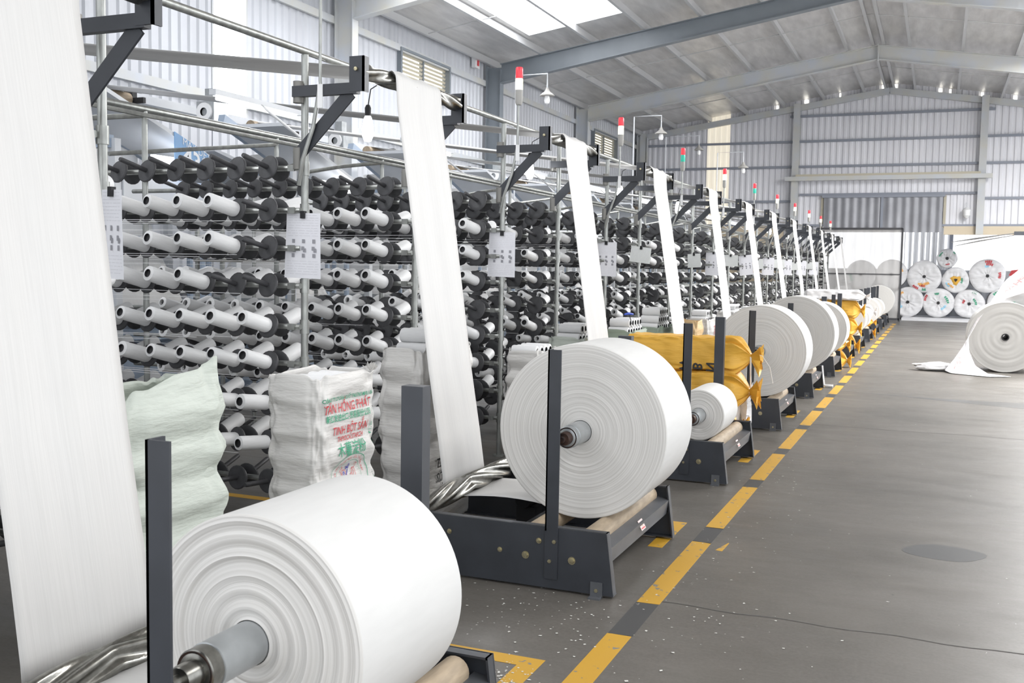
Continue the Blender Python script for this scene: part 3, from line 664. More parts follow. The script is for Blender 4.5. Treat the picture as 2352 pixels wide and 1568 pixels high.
# ------------------------------------------------------------------ winding stands and rolls
ROLLS = {1: .335, 2: .458, 3: .2, 4: .475, 5: .495, 6: .42, 7: .2, 8: .34, 9: .25, 10: .33, 11: .3, 12: .465}
XSH = {1: .115}
bolts = [(1047, 1212, .7), (1166, 1252, .7), (1219, 1263, 1.15), (1250, 1235, .8), (1284, 1237, .9), (1273, 1277, .8), (1323, 1277, 1.15), (1371, 1350, .85)]
boltp = [(-2.27, .235, .8), (-1.985, .175, .8), (-1.845, .165, 1.2), (-1.775, .245, .9), (-1.692, .25, .95), (-1.715, .15, .9), (-1.60, .165, 1.2), (-1.47, .035, .9)]
for k in range(1, 13):
    y0 = Y0[k]; xs = XSH.get(k, 0)
    st = thing('winding_stand', 'dark slate steel winding stand on the floor, %s from the camera' % ORD[k], 'machine stand', (xs, y0, 0), 'winding stands along the aisle')
    low = k > 5
    poly = [(-2.75, .012), (-1.385, .012), (-1.425, .318), (-2.75, .318)]
    for yb, sg in ((0, 1), (1.24, -1)):
        mb = MB(); mb.prism(poly, yb-.005, yb+.005)
        mb.box(-2.75, -1.425, min(yb, yb+sg*.045), max(yb, yb+sg*.045), .31, .318); mb.prism([(-1.385, .012), (-1.425, .318), (-1.433, .318), (-1.393, .012)], min(yb, yb+sg*.045), max(yb, yb+sg*.045))
        mb.box(-2.75, -1.385, min(yb, yb+sg*.05), max(yb, yb+sg*.05), .012, .02)
        obj('side_plate', mb, st, mats=SLATE)
        ym = yb-.006*sg
        pb = MB()
        if sg > 0: pb.box(-1.742, -1.674, yb-.012, yb-.004, .06, 1.2).box(-1.742, -1.734, yb-.012, yb+.045, .30, 1.2)
        else: pb.box(-1.745, -1.665, yb-.062, yb-.006, .06, 1.2)
        obj('post', pb, st, mats=SLATE)
        if not low:
            for i, (bx, bz, s) in enumerate(boltp):
                b = MB(); r = .011*s; t = -.006 if sg > 0 else .006
                b.lathe([(0, -.013*sg), (r, -.012*sg), (r, 0)], 6, o=(bx, yb+t, bz)); b.lathe([(r*1.5, -.003*sg), (r*1.5, 0)], 12, o=(bx, yb+t, bz)); b.lathe([(0, -.003*sg), (r*1.5, -.003*sg)], 12, o=(bx, yb+t, bz))
                obj('bolt', b, st, mats=BRASS)
        obj('foot_bracket', MB().box(-1.50, -1.44, yb-.014*sg if sg > 0 else yb+.005, yb-.005 if sg > 0 else yb+.014, .0, .075).box(-1.50, -1.44, min(yb-.05*sg, yb), max(yb-.05*sg, yb), 0, .008), st, mats=SLATE2)
    obj('cross_beam', MB().beam((-1.46, .006, .20), (-1.46, 1.234, .20), .075, .085, up=(.16, 0, 1)), st, mats=SLATE2)
    if not low:
        lb = MB(); lb.box(-.028, .028, -.04, .04, 0, .0012)
        lo = obj('warning_label', lb, st, (-1.421, .62, .222), (0, math.radians(62), 0), mats=mat('pale_pink_label', (.62, .50, .47), .5))
        obj('label_print', MB().add([(-.016, -.018, .0018), (.012, 0, .0018), (-.016, .018, .0018)], [(0, 1, 2)]), lo, mats=mat('amber_label_print', (.45, .22, .10), .5), fix=False)
        obj('label_stripe', MB().box(.015, .022, -.03, .03, .0012, .0018), lo, mats=REDI)
    for x in (-1.535, -1.83):
        obj('winding_roller', MB().lathe([(0, .012), (.02, .012), (.02, .06), (.052, .06), (.052, 1.18), (.02, 1.18), (.02, 1.228), (0, 1.228)], 20, o=(x, 0, .262)), st, mats=CORK)
    obj('tie_rod', MB().tube([(-2.1, .006, .14), (-2.1, 1.234, .14)], .014, 8), st, mats=SLATE2)
    mo = obj('drive_motor', MB().lathe([(0, .95), (.05, .95), (.055, .97), (.055, 1.17), (.045, 1.2), (0, 1.2)], 16, o=(-2.25, 0, .2)).box(-2.31, -2.19, 1.0, 1.12, .05, .15), st, mats=CORE)
    ls = obj('spreader_roller', twist(.03, 1.20, .052 if k > 1 else .05, n=32 if k < 4 else 14, lobes=5, turns=3.2, seg=80 if k < 4 else 16, amp=.2), st, (-2.47, 0, .335), mats=TWIST)
    obj('roller_shaft', MB().tube([(0, .0, 0), (0, 1.24, 0)], .014, 8), ls, mats=TWIST)
    # roll of cloth
    r = ROLLS[k]; cx = -1.66+xs if k > 1 else -1.585
    half = .1475; cz = .262+math.sqrt((r+.052)**2-half**2)
    cx = -1.6825+xs
    if k == 1: cx = -1.60
    yf = .33; wd = .57
    desc = {1: 'large overexposed roll of white woven cloth in the nearest winding stand', 2: 'very large roll of white woven cloth in the second winding stand', 3: 'small roll of white woven cloth in the third winding stand, by yellow bale'}.get(k, '%s roll of white woven cloth in the %s winding stand' % ('large' if r > .38 else 'small', ORD[k]))
    ro = thing('cloth_roll', desc, 'cloth roll', (cx, y0, cz), 'cloth rolls on the winding stands')
    rr = random.Random(k*13); prof = []; nr = int(46*r/.45)+8 if k < 6 else 10
    for i in range(nr+1):
        q = .06+(r-.004-.06)*i/nr
        prof.append((q, yf+rr.uniform(-.0014, .0014)*(2 if k == 1 else 1)+(.004*math.sin(i*.9) if k == 1 else 0)))
    prof.append((r, yf+.006))
    fa = MB(); fa.lathe(prof, 96 if k < 4 else 64); obj('layer_edges', fa, ro, mats=ROLLFACE, fix=False)
    bd = MB(); bd.lathe([(r, yf+.006), (r+.001, yf+.05), (r, yf+wd*.5), (r+.001, yf+wd-.05), (r, yf+wd-.004), (r-.006, yf+wd), (.06, yf+wd)], 96 if k < 4 else 64)
    obj('wound_cloth', bd, ro, mats=ROLLSIDE)
    if k <= 4:
        obj('core_sleeve', MB().lathe([(.052, yf-.17), (.058, yf-.168), (.058, yf+.004)], 32), ro, mats=STEELCORE)
        obj('chuck', MB().lathe([(.033, yf-.215), (.052, yf-.213), (.0555, yf-.21), (.0555, yf-.172), (.05, yf-.165)], 32), ro, mats=STEELCORE if k != 1 else TWIST)
        obj('chuck_face', MB().lathe([(.03, yf-.207), (.052, yf-.216), (.0525, yf-.206)], 32), ro, mats=RUST)
        obj('shaft', MB().lathe([(0, yf-.30), (.016, yf-.30), (.016, yf-.268), (.03, yf-.268), (.034, yf-.262), (.034, yf-.2)], 24), ro, mats=RUST if k > 1 else TWIST)
    else:
        obj('core_sleeve', MB().lathe([(0, yf-.10), (.05, yf-.10), (.05, yf+.004)], 14), ro, mats=STEELCORE)
    if k == 6:
        sc = MB()
        for q in range(14):
            a = R.random()*6; sc.tube([(.17+R.gauss(0, .05), yf-.01-R.random()*.05, .15+R.gauss(0, .04)) for _ in range(5)], .006, 4)
        obj('loose_yarn_clump', sc, ro, mats=CLOUDC, kind='stuff', fix=False)

# ------------------------------------------------------------------ sacks of bobbins
def sackfn(hx, hy, h, nb, seed, amp=.018, flare=0, lean=(0, 0)):
    def fn(u, v):
        a = u*2*PI
        c, s = math.cos(a), math.sin(a); e = .28
        x = hx*math.copysign(abs(c)**e, c); y = hy*math.copysign(abs(s)**e, s)
        bulge = amp*(.9*math.sin(v*nb*PI+.4)**2-.5+.5*noise.noise(Vector((c*1.5, s*1.5+seed, v*nb*.9))))
        n3 = noise.noise(Vector((c*2.2+seed, s*2.2, v*h*9)))*.02+noise.noise(Vector((c*5+seed, s*5, v*h*19+seed)))*.008
        n2 = noise.noise(Vector((c*1.1-seed, s*1.1, v*h*2.5)))*.022
        k = 1+(bulge+n3+n2)/max(hx, .15)+flare*max(0, v-.85)
        k2 = 1+(bulge+n3+n2)/max(hy, .15)
        sm = min(1, .90+v*3)
        return (x*k*sm+lean[0]*v, y*k2*sm+lean[1]*v, v*h)
    return fn
def sack(x, y, hx, hy, h, nb, m, label, seed, nbob=(3, 2), rot=0, name='bobbin_sack', fray=False, flapcorner=None, amp=.018, group='sacks of bobbins beside the creels', bobg=None, where='sack'):
    sk = thing(name, label, 'sack', (x, y, 0), group, (0, 0, rot))
    fn = sackfn(hx, hy, h, nb, seed, amp)
    mb = MB()
    def f(u, v):
        p = fn(u, v)
        if v > .999 or v > .93:
            t = (v-.93)/.07; z = p[2]+.010*math.sin(u*2*PI*4+seed)*t+.006*math.sin(u*2*PI*11)*t
            if flapcorner: z += flapcorner(u)*t
            return (p[0]*(1-.02*t), p[1]*(1-.02*t), z)
        return p
    mb.grid(f, *((200, 120) if amp in (.011, .016) else (72, 46)), closed=True)
    o = obj('woven_bag', mb, sk, mats=m, fix=False); o.modifiers.new('t', 'SOLIDIFY').thickness = .002
    # inner fill
    obj('bag_fill', MB().box(-hx*.86, hx*.86, -hy*.86, hy*.86, .0, h-(.10 if nbob[1] else .28)), sk, mats=m)
    rows = nbob[1]; lying = []; lying_n = []
    for lv in range(rows):
        n_ = nbob[0] if lv == 0 else max(1, nbob[0]-lv)
        for i in range(n_):
            yy = (i-(n_-1)/2)*.092; lying.append((yy, h-(.05 if fray else .01)+lv*.083)); lying_n.append((lv, i+1))
    cr, sr = math.cos(rot), math.sin(rot)
    for i, (yy, z) in enumerate(lying):
        o = obj('yarn_bobbin', BOB[i % 3], None, (x-.105*cr-yy*sr, y+yy*cr-.105*sr, z), (0, 0, rot-PI/2),
                'bobbin lying on %s, %s from camera%s' % (where, ORDN[lying_n[i][1]], ['', ', second layer', ', third layer'][lying_n[i][0]]), 'bobbin', 'bobbins lying on the sacks')
        obj('core_tube', CT, o)
    if fray:
        fm = MB()
        for i in range(60):
            u = R.uniform(.05, .2); p = fn(u, 1); fm.tube([p, (p[0]+R.gauss(0, .01), p[1]+R.gauss(0, .01), p[2]+R.uniform(.015, .04))], .002, 3, False)
        obj('frayed_edge', fm, sk, mats=m, kind='stuff', fix=False)
    return sk, fn
def on_side(fn, hy, h, side=1, off=.006):
    """map (s, z) on the +X face: s in metres towards +Y"""
    def g(s, z):
        q = max(-.97, min(.97, s/hy)); sn = math.copysign(abs(q)**(1/.28), q); a = math.asin(sn)
        p = fn((a/(2*PI)) % 1, z/h); return (p[0]+off, p[1], p[2])
    return g
def lettering(parent, fn_face, items):
    for txt, size, s, z, m, ang, bold, shear in items:
        ca, sa = math.cos(ang), math.sin(ang)
        t = text_mesh(txt, size, lambda a, b: fn_face(s+a*ca-b*sa, z+(a*sa+b*ca)*(1.2 if abs(sa) < .5 else 1)), 'lettering', m, bold=bold, shear=shear)
        obj('lettering', t, parent, mats=m, fix=False)

# nearest mint sack, open top
def flap(u): return .09*math.exp(-((u-.10)/.10)**2)-.05*math.exp(-((u-.85)/.1)**2)-.04*math.exp(-((u-.45)/.1)**2)
mint, _ = sack(-2.93, 3.16, .19, .30, 1.12, 6, SACKG, 'mint green woven sack with open ragged top behind the nearest cloth roll', 3.1, (1, 0), flapcorner=flap, amp=.03, where='mint sack')
# printed white sack
s2, f2_ = sack(-2.79, 4.26, .155, .26, 1.065, 7, SACKW, 'white woven sack with red and green print behind the nearest cloth roll', 8.4, (4, 1), fray=True, where='printed white sack', amp=.011)
g2 = on_side(f2_, .26, 1.065)
A = .0
lettering(s2, g2, [
    ('CÔNG TY CP SẢN XUẤT THƯƠNG MẠI - XNK', .0225, .0, .945, GREENI, A, .0005, .15),
    ('TÂN HỒNG PHÁT', .052, -.015, .888, REDI, A, .0005, .1),
    ('新红发进出口-贸易股份公司', .032, -.01, .848, GREENI, A, .0005, 0),
    ('TINH BỘT SẮN', .046, .0, .78, REDI, A, .0005, .2),
    ('TAPIOCA STARCH', .028, .0, .745, REDI, A, .0005, .3),
    ('木薯淀粉', .06, .0, .675, GREENI, A, .0005, 0)])
OZ = .275; SC = .70
def arc_text(parent, face, txt, size, r, cx_, cz_, a0, a1, m):
    n_ = len(txt)
    for i, ch in enumerate(txt):
        if ch == ' ': continue
        a = a0+(a1-a0)*i/(n_-1); px, pz = cx_+r*SC*math.cos(a)*1.45, cz_+OZ+r*SC*math.sin(a); rot = a-PI/2
        ca, sa = math.cos(rot), math.sin(rot)
        obj('lettering', text_mesh(ch, size, lambda x_, y_: face(px+x_*ca-y_*sa, pz+x_*sa+y_*ca), 'lettering', m), parent, mats=m, fix=False)
arc_text(s2, g2, 'NHÀ MÁY TINH BỘT SẮN TÂN HỒNG PHÁT', .016, .118, .01, .29, PI*.98, .02, REDI)
def linework(parent, face, lines, w_, m, name):
    lines = [[(a*.78, .29+(b-.29)*SC+OZ) for a, b in l_] for l_ in lines]
    mb = MB()
    for ln_ in lines:
        for (a, b), (c_, d_) in zip(ln_, ln_[1:]):
            L_ = math.hypot(c_-a, d_-b) or 1; nx, nz_ = -(d_-b)/L_*w_, (c_-a)/L_*w_
            mb.add([face(a+nx, b+nz_), face(c_+nx, d_+nz_), face(c_-nx, d_-nz_), face(a-nx, b-nz_)], [(0, 1, 2, 3)])
    obj(name, mb, parent, mats=m, fix=False)
ell = lambda r: [(.01+r*1.35*math.cos(i*PI/24), .29+r*math.sin(i*PI/24)) for i in range(49)]
linework(s2, g2, [ell(.15)], .0016, GREENI, 'emblem_ring')
linework(s2, g2, [ell(.105)], .001, GREENI, 'emblem_ring')
beast = [[(.10, .36), (.085, .33), (.06, .33), (.05, .30), (.03, .285), (.02, .25), (-.01, .23), (-.03, .21)], [(.085, .33), (.09, .28), (.07, .25), (.09, .22), (.07, .20)], [(.05, .30), (.045, .26), (.03, .24)], [(.10, .36), (.08, .365), (.07, .35)],
         [(-.075, .36), (-.06, .33), (-.07, .30), (-.05, .28), (-.06, .25), (-.03, .23), (-.04, .19), (-.06, .18)], [(-.06, .33), (-.03, .33), (-.02, .30), (0, .28)], [(-.075, .36), (-.09, .33), (-.07, .30)], [(-.05, .28), (-.01, .265), (.02, .25)], [(.06, .33), (.075, .30), (.06, .28), (.08, .26)]]
linework(s2, g2, beast, .0016, REDI, 'emblem_animals')
linework(s2, g2, [[(-.01, .38), (-.02, .33), (.0, .35), (.005, .37), (.0, .32), (-.02, .29), (-.035, .27), (-.05, .29), (-.045, .32), (-.03, .30)], [(-.03, .35), (.01, .34), (-.01, .30), (-.025, .25)]], .0022, BLUEI, 'marker_scribble')
lettering(s2, g2, [])
vt = text_mesh('NSX: 2021 - HSD: 2 NĂM - ĐT: 0210 3863', .022, lambda a, b: g2(.222-b, .68+a), 'lettering', GREENI); obj('lettering', vt, s2, mats=GREENI, fix=False)
# tall white sack
s3, f3_ = sack(-2.90, 5.60, .15, .37, 1.10, 6, SACKW, 'tall white woven sack with black letters behind the second cloth strip', 1.7, (5, 2), where='tall white sack', amp=.016)
g3 = on_side(f3_, .37, 1.10)
lettering(s3, g3, [('TÊN', .07, -.11, .38, BLACK, 0, .001, 0), ('SỐ', .065, -.12, .29, BLACK, 0, .001, 0), ('SẢN', .06, -.10, .21, BLACK, 0, .0005, .3), ('ĐÓNG', .07, -.08, .12, BLACK, 0, .001, 0)])
pl = MB()
for a in range(3): pl.add([g3(.27+.025*a, .60-.02*a), g3(.29+.025*a, .60-.02*a), g3(.29+.025*a, .54), g3(.27+.025*a, .54)], [(0, 1, 2, 3)])
obj('printed_mark', pl, s3, mats=BLACK, fix=False)
s4, f4_ = sack(-2.91, 7.38, .155, .20, .965, 7, SACKW, 'white woven sack left of the largest cloth roll with bobbins on top', 5.5, (4, 1), where='white sack beside the largest roll')
lettering(s4, on_side(f4_, .2, .965), [('B', .04, -.12, .80, GREENI, 0, .001, 0)])
sack(-2.93, 8.45, .17, .24, 1.0, 5, SACKG, 'mint green sack left of the third cloth strip, bobbins on top', 9.1, (4, 2), where='mint sack at the third strip')
sack(-2.92, 10.0, .17, .33, .985, 5, SACKD, 'sage green sack right of the third cloth strip, bobbins on top', 2.2, (6, 2), where='sage sack right of third strip')
sack(-2.93, 11.2, .17, .33, .97, 5, SACKD, 'darker sage green sack left of the fourth cloth strip, bobbins on top', 4.2, (6, 3), where='darker sage sack')
sack(-2.9, 12.75, .16, .22, .96, 5, SACKT, 'small tan sack just right of the fourth cloth strip', 6.2, (1, 0), where='tan sack')
s9, f9_ = sack(-2.92, 13.6, .17, .28, .95, 5, SACKW, 'grey white printed sack between the fourth and fifth cloth strips', 7.2, (4, 2), where='printed sack beyond the tan sack')
lettering(s9, on_side(f9_, .28, .95), [('NCO', .09, -.02, .76, REDI, -PI/2, .001, 0)])
sack(-2.9, 15.6, .17, .3, .97, 5, SACKW, 'white sack beyond the fifth cloth strip with bobbins on top', 7.9, (5, 2), where='sack beyond the fifth strip')
sack(-2.9, 17.3, .17, .3, .97, 5, SACKW, 'white sack behind the large rolls near the sixth cloth strip', 3.9, (5, 1), where='sack near the sixth strip')
# blue scissors on the bobbins
kn = thing('thread_cutter', 'blue handled thread cutter on bobbins of the sage green sack', 'tool', (-2.83, 9.80, 1.135))
obj('handle', MB().tube([(-.03, -.06, .012), (0, -.01, .02), (.03, .05, .012)], [.008, .014, .008], 8), kn, mats=mat('blue_plastic', (.03, .08, .5), .4))
obj('blade', MB().beam((.0, .02, .008), (.04, -.04, -.08), .004, .012), kn, mats=CORE)

# ------------------------------------------------------------------ circular looms between the creels and the left wall
def tag_loom(k):
    x0, yc = -8.2, Y0[k]+.9
    lm = thing('circular_loom', 'pale circular loom with tilted guard boards and top roller, %s along the left wall' % ORDN[k], 'loom', (x0, yc, 0), 'circular looms along the left wall')
    hi = k <= 6; n = 28 if hi else 16
    obj('base', MB().lathe([(0, 0), (.85, 0), (.85, .12), (.72, .16), (.68, .75), (.9, .8), (.9, .9), (0, .9)], n, ax='z'), lm, mats=LOOMB)
    obj('reed_ring', MB().lathe([(.98, 1.05), (1.08, 1.05), (1.08, 1.16), (.98, 1.16), (.98, 1.05)], n, ax='z'), lm, mats=STEELCORE)
    obj('upper_ring', MB().lathe([(.98, 1.75), (1.06, 1.75), (1.06, 1.84), (.98, 1.84), (.98, 1.75)], n, ax='z'), lm, mats=LOOMB)
    for i in range(6):
        a = i*PI/3+.3; obj('column', MB().tube([(math.cos(a)*1.02, math.sin(a)*1.02, .82), (math.cos(a)*1.02, math.sin(a)*1.02, 1.8)], .035, 8), lm, mats=LOOMB)
    obj('cloth_tube', MB().lathe([(.75, 1.15), (.5, 1.7), (.3, 2.4), (.28, 3.0)], n, ax='z'), lm, mats=CLOTHM, fix=False)
    for sx in (-.95, .95):
        for sy in (-.9, .9): obj('frame_post', MB().box(sx-.04, sx+.04, sy-.04, sy+.04, 0, 2.75 if sy < 0 else 2.5), lm, mats=LOOMW)
    # tilted guard boards falling away from the camera
    obj('guard_board', MB().prism([(-1.35, 3.22), (1.05, 2.42), (1.05, 2.38), (-1.35, 3.18)], .35, 1.15, ax='x'), lm, mats=LOOMW)
    obj('guard_board', MB().prism([(-.9, 3.02), (1.4, 2.55), (1.4, 2.51), (-.9, 2.98)], -1.1, -.2, ax='x'), lm, mats=LOOMW)
    obj('guard_beam', MB().beam((.30, -1.4, 3.28), (.30, 1.1, 2.44), .09, .12), lm, mats=LOOMB)
    obj('side_panel', MB().box(.98, 1.01, -.85, .9, 2.0, 2.42), lm, mats=LOOMW)
    obj('work_light', MB().box(1.02, 1.06, -.5, .25, 2.52, 2.64), lm, mats=TUBEL)
    # take up roller over the loom, bearing, gear motor
    obj('top_roller', MB().lathe([(0, -.45), (.075, -.45), (.075, .28), (0, .28)], 16, o=(0, 0, 3.34)), lm, mats=CORK)
    obj('bearing', MB().box(-.06, .06, .29, .36, 3.26, 3.46).box(-.03, .2, .30, .34, 3.30, 3.36).box(-.05, .05, .30, .35, 2.95, 3.26), lm, mats=CORE)
    mo = obj('gear_motor', MB().box(-.13, .13, -1.32, -1.05, 3.26, 3.52).box(-.06, .06, -1.25, -1.12, 3.52, 3.68), lm, mats=STEELCORE)
    obj('gear_flange', MB().lathe([(.05, 0), (.11, 0), (.11, -.03), (.05, -.03)], 18, o=(0, -1.32, 3.39)), mo, mats=WHITEP)
    obj('top_beam', MB().beam((-.6, -.55, 3.5), (-.6, 2.3, 3.5), .12, .10), lm, mats=LOOMW)
    obj('cross_head', MB().beam((-.95, -.95, 2.72), (.95, -.95, 2.72), .08, .12), lm, mats=LOOMB)
    if k in (3,):
        pb = obj('number_plate', MB().add([(.36, .55, 2.60), (.36, 1.0, 2.45), (.9, 1.0, 2.45), (.9, .55, 2.60)], [(0, 1, 2, 3)]), lm, mats=PLATEB, fix=False)
        # standing plate on the aisle edge of the board
        q = obj('number_plate', MB().prism([(-.32, 2.88), (.33, 2.66), (.33, 2.36), (-.32, 2.58)], 1.155, 1.165, ax='x'), lm, mats=PLATEB)
        obj('lettering', text_mesh('439', .26, lambda a, b: (1.168, a, 2.52+b-.333*a), 'lettering', LETW, bold=.006), q, mats=LETW, fix=False)
        obj('lettering', text_mesh('MÁY DỆT', .10, lambda a, b: (1.168, a, 2.70+b-.333*a), 'lettering', LETW), q, mats=LETW, fix=False)
        bd = obj('sign_board', MB().box(.3, .32, -.95, -.2, 2.98, 3.22), lm, mats=WHITEP)
        obj('lettering', text_mesh('G', .17, lambda a, b: (.325, -.5+a, 3.04+b), 'lettering', REDI, bold=.004), bd, mats=REDI, fix=False)
for k in range(1, 13): tag_loom(k)
# long fluorescent tubes over the loom row
for k in range(2, 12):
    t = thing('tube_lamp', 'fluorescent tube lamp over the loom row, %s from the camera' % ORDN[k-1], 'lamp', (-4.95, Y0[k]+2.0, 2.80), 'tube lamps over the looms')
    obj('tube', MB().tube([(0, -.5, 0), (0, .5, 0)], .016, 8), t, mats=TUBEL); obj('batten', MB().box(-.03, .03, -.55, .55, .02, .06), t, mats=LOOMW)
    obj('hanger', MB().tube([(0, 0, .04), (.43, 0, -.27)], .010, 6), t, mats=PURL)
# spool rack seen between the creel rows
for k in (2, 3):
    rk = thing('bobbin_rack', '%s low steel shelf with upright rack seen through the creel rows' % ('nearer' if k == 2 else 'farther'), 'rack', (-6.1, Y0[k]+.7, 0), 'racks between creel and looms')
    for a in (-.75, .75):
        for b in (-.14, .14): obj('leg', MB().box(b-.015, b+.015, a-.015, a+.015, 0, 1.95), rk, mats=GALV)
    for z in (.6, 1.2, 1.62): obj('shelf', MB().box(-.16, .16, -.78, .78, z-.02, z), rk, mats=HUD)
    for i in range(14):
        o = obj('yarn_bobbin', BOB[i % 3], None, (-6.2, Y0[k]+.05+.095*i, 1.62+.046), (0, 0, -PI/2), 'yarn bobbin on the %s rack top, %s from the camera' % ('nearer' if k == 2 else 'farther', ORDN[i+1]), 'bobbin', 'bobbins on the racks'); obj('core_tube', CT, o)

# ------------------------------------------------------------------ tied bales
def bale(x0, x1, y, z, hy, hz, m, label, seed, letters=None, cord=True, group='tied bales between the stands'):
    b = thing('tied_bale', label, 'bale', (x1, y, z), group)
    Ln = x1-x0
    def fn(u, v):
        a = u*2*PI; c, s = math.cos(a), math.sin(a); e = .32
        cy = math.copysign(abs(c)**e, c); cz = math.copysign(abs(s)**e, s)
        t = v*1.16-.08                               # along x from left neck to right frill
        if t < .0: k = .25+.75*max(0, (t+.08)/.08)**.6
        elif t < .86: k = 1
        elif t < 1.0: k = 1-.84*((t-.86)/.14)**1.6
        else: k = .16+.42*((t-1.0)/.08)
        pl = .22*math.sin(u*2*PI*11+seed)*max(0, (t-.7)/.3) if t > .7 else 0
        if t > 1.0: pl = .5*math.sin(u*2*PI*7+seed)*((t-1)/.08)+.25*math.sin(u*2*PI*3)
        w_ = noise.noise(Vector((c*2+seed, s*2, t*6)))*.09+noise.noise(Vector((c*4, s*4+seed, t*15)))*.07
        kk = k*(1+w_)+k*pl
        zc = -.02*max(0, (t-.85)/.15)
        return (-Ln+t*Ln, cy*hy*kk, hz+cz*hz*kk*.98+zc)
    mb = MB(); mb.grid(fn, 64, 60, closed=True); obj('sack_cloth', mb, b, mats=m, fix=False)
    obj('tie', MB().tube([(-.005, .03*math.cos(a), hz-.02+.03*math.sin(a)) for a in [i*PI/6 for i in range(13)]], .007, 5), b, mats=CLOUDC)
    if cord:
        obj('cord', MB().tube([(0, -.03, hz-.02), (.005, -.045, hz-.12), (.01, -.04, hz-.26), (.02, -.05, hz-.38)], .008, 5), b, mats=CLOUDC)
        obj('cord', MB().tube([(.02, -.02, hz+.02), (.10, -.03, hz), (.17, -.03, hz-.1), (.2, -.03, hz-.24)], .003, 5), b, mats=CLOUDC)
    if letters:
        for ch, sx_ in letters:
            def fc(a, b_, sx_=sx_):
                t = 1-(-sx_)/Ln
                # lying on the near face, turned a quarter
                X_ = sx_+b_; Z_ = .045+a*.9
                tt = (X_+Ln)/Ln; v = (tt+.08)/1.16
                zz = max(-.96, min(.96, (Z_-hz)/(hz*.98))); s_ = math.copysign(abs(zz)**2, zz); ang = PI-math.asin(max(-1, min(1, s_)))
                p = fn(((ang/(2*PI)) % 1), v); 
                return (p[0], -abs(hy*(1+.10)), Z_) if False else (X_, -hy*1.0-.012, Z_)
            obj('lettering', text_mesh(ch, .12, fc, 'lettering', BLACK, bold=.003), b, mats=BLACK, fix=False)
    return b
bale(-2.58, -1.50, 9.12, .70, .17, .155, SACKY, 'top yellow tied bale behind the small cloth roll, with black letters', 1.0, letters=[('N', -.36), ('B', -.48), ('W', -.60)])
bale(-2.56, -1.50, 9.10, .385, .18, .16, SACKY, 'yellow tied bale directly under the lettered top bale', 4.0, cord=False)
bale(-2.50, -1.58, 9.02, .02, .2, .18, SACKY, 'lowest yellow bale of the stack behind the small cloth roll', 5.3, cord=False)
bale(-2.52, -1.66, 9.62, .0, .24, .31, PLASW, 'white wrapped bale standing behind the yellow bales before the third large roll', 2.7, cord=False)
bale(-2.30, -1.36, 20.85, .72, .18, .17, SACKY, 'yellow tied bale farther back, under a white bundle', 2.2, cord=False)
bale(-2.30, -1.40, 20.85, .38, .18, .17, SACKY, 'yellow bale second from the top of the farther stack', 6.2, cord=False)
bale(-2.28, -1.42, 20.85, .02, .19, .18, SACKY, 'yellow bale on the floor at the base of the farther stack', 3.4, cord=False)
bale(-2.35, -1.28, 20.80, 1.06, .2, .10, PLASW, 'white cloth bundle lying on top of the farther yellow bales', 8.2, cord=False)
bale(-2.2, -1.36, 17.95, .0, .16, .14, SACKY, 'orange yellow bundle on the floor between the sixth and seventh stands', 9.2, cord=False)
bale(-2.2, -1.38, 17.98, .29, .15, .12, SACKY, 'orange yellow bundle lying on another between the sixth and seventh stands', 7.2, cord=False)
bale(-2.2, -1.42, 26.4, .0, .16, .16, SACKY, 'small far yellow bundle on the floor between the stands', 5.2, cord=False)
bale(-2.3, -1.42, 26.45, .5, .16, .16, PLASW, 'far white bundle on top of a small yellow bundle', 3.2, cord=False)
bale(-2.3, -1.42, 26.42, .33, .15, .085, SACKY, 'flat far yellow bundle under the white bundle', 2.9, cord=False)
# small white rag on the floor by the fifth stand
rg = obj('white_rag', MB().tube([(-1.44, 14.70, .30), (-1.42, 14.68, .12), (-1.40, 14.66, .03), (-1.28, 14.66, .02)], [.015, .02, .02, .03], 6), mats=PLASW, label='white rag hanging to the floor beside the fifth winding stand', cat='rag')

# ------------------------------------------------------------------ big roll on the right with draped film
rr = thing('cloth_roll', 'big grey white roll lying on the floor at the right edge, hollow core', 'cloth roll', (1.055, 18.4, .585))
rad = .575; prof = [(.055, .02)]
for i in range(26): prof.append((.06+(rad-.065)*i/25, R.uniform(-.003, .003)))
prof.append((rad, .006))
obj('layer_edges', MB().lathe(prof, 72), rr, mats=noisy(mat('grey_roll_edge', (.50, .485, .46), .7), 3, .08)[0], fix=False)
obj('wound_cloth', MB().lathe([(rad, .006), (rad, .9), (.06, .9)], 72), rr, mats=ROLLSIDE)
obj('core_tube', MB().lathe([(.058, .9), (.058, -.012), (.042, -.012), (.042, .9)], 24), rr, mats=CORE)
FILM = noisy(mat('white_printed_film', (.72, .71, .71), .35), 5, .12, .6, detail=6, bdist=.04)[0]
Lc = [(1.35, 18.9, 1.80), (1.02, 18.75, 1.50), (.80, 18.5, 1.13), (.62, 18.35, .80), (.47, 18.2, .50), (.30, 18.1, .22), (.16, 18.0, .03), (.25, 17.75, .012), (.52, 17.6, .01), (.80, 17.45, .01)]
Rc = [(1.65, 18.9, 1.52), (1.42, 18.8, 1.35), (1.05, 18.6, 1.22), (.66, 18.42, .95), (.50, 18.3, .62), (.52, 18.2, .34), (.62, 18.1, .12), (.80, 17.95, .015), (1.0, 17.8, .012), (1.12, 17.66, .01)]
def spl(C_, t):
    t *= len(C_)-1; i = min(int(t), len(C_)-2); f = t-i
    return Vector(C_[i]).lerp(Vector(C_[i+1]), f)
def film(u, v):
    a, b = spl(Lc, v), spl(Rc, v); p = a.lerp(b, u); w_ = noise.noise(Vector((u*3, v*9, 1)))*.05*math.sin(u*PI)*(1 if p.z > .1 else .25)
    return (p.x, p.y+w_, max(.006, p.z+abs(w_)*.3))
mb = MB(); mb.grid(film, 18, 60)
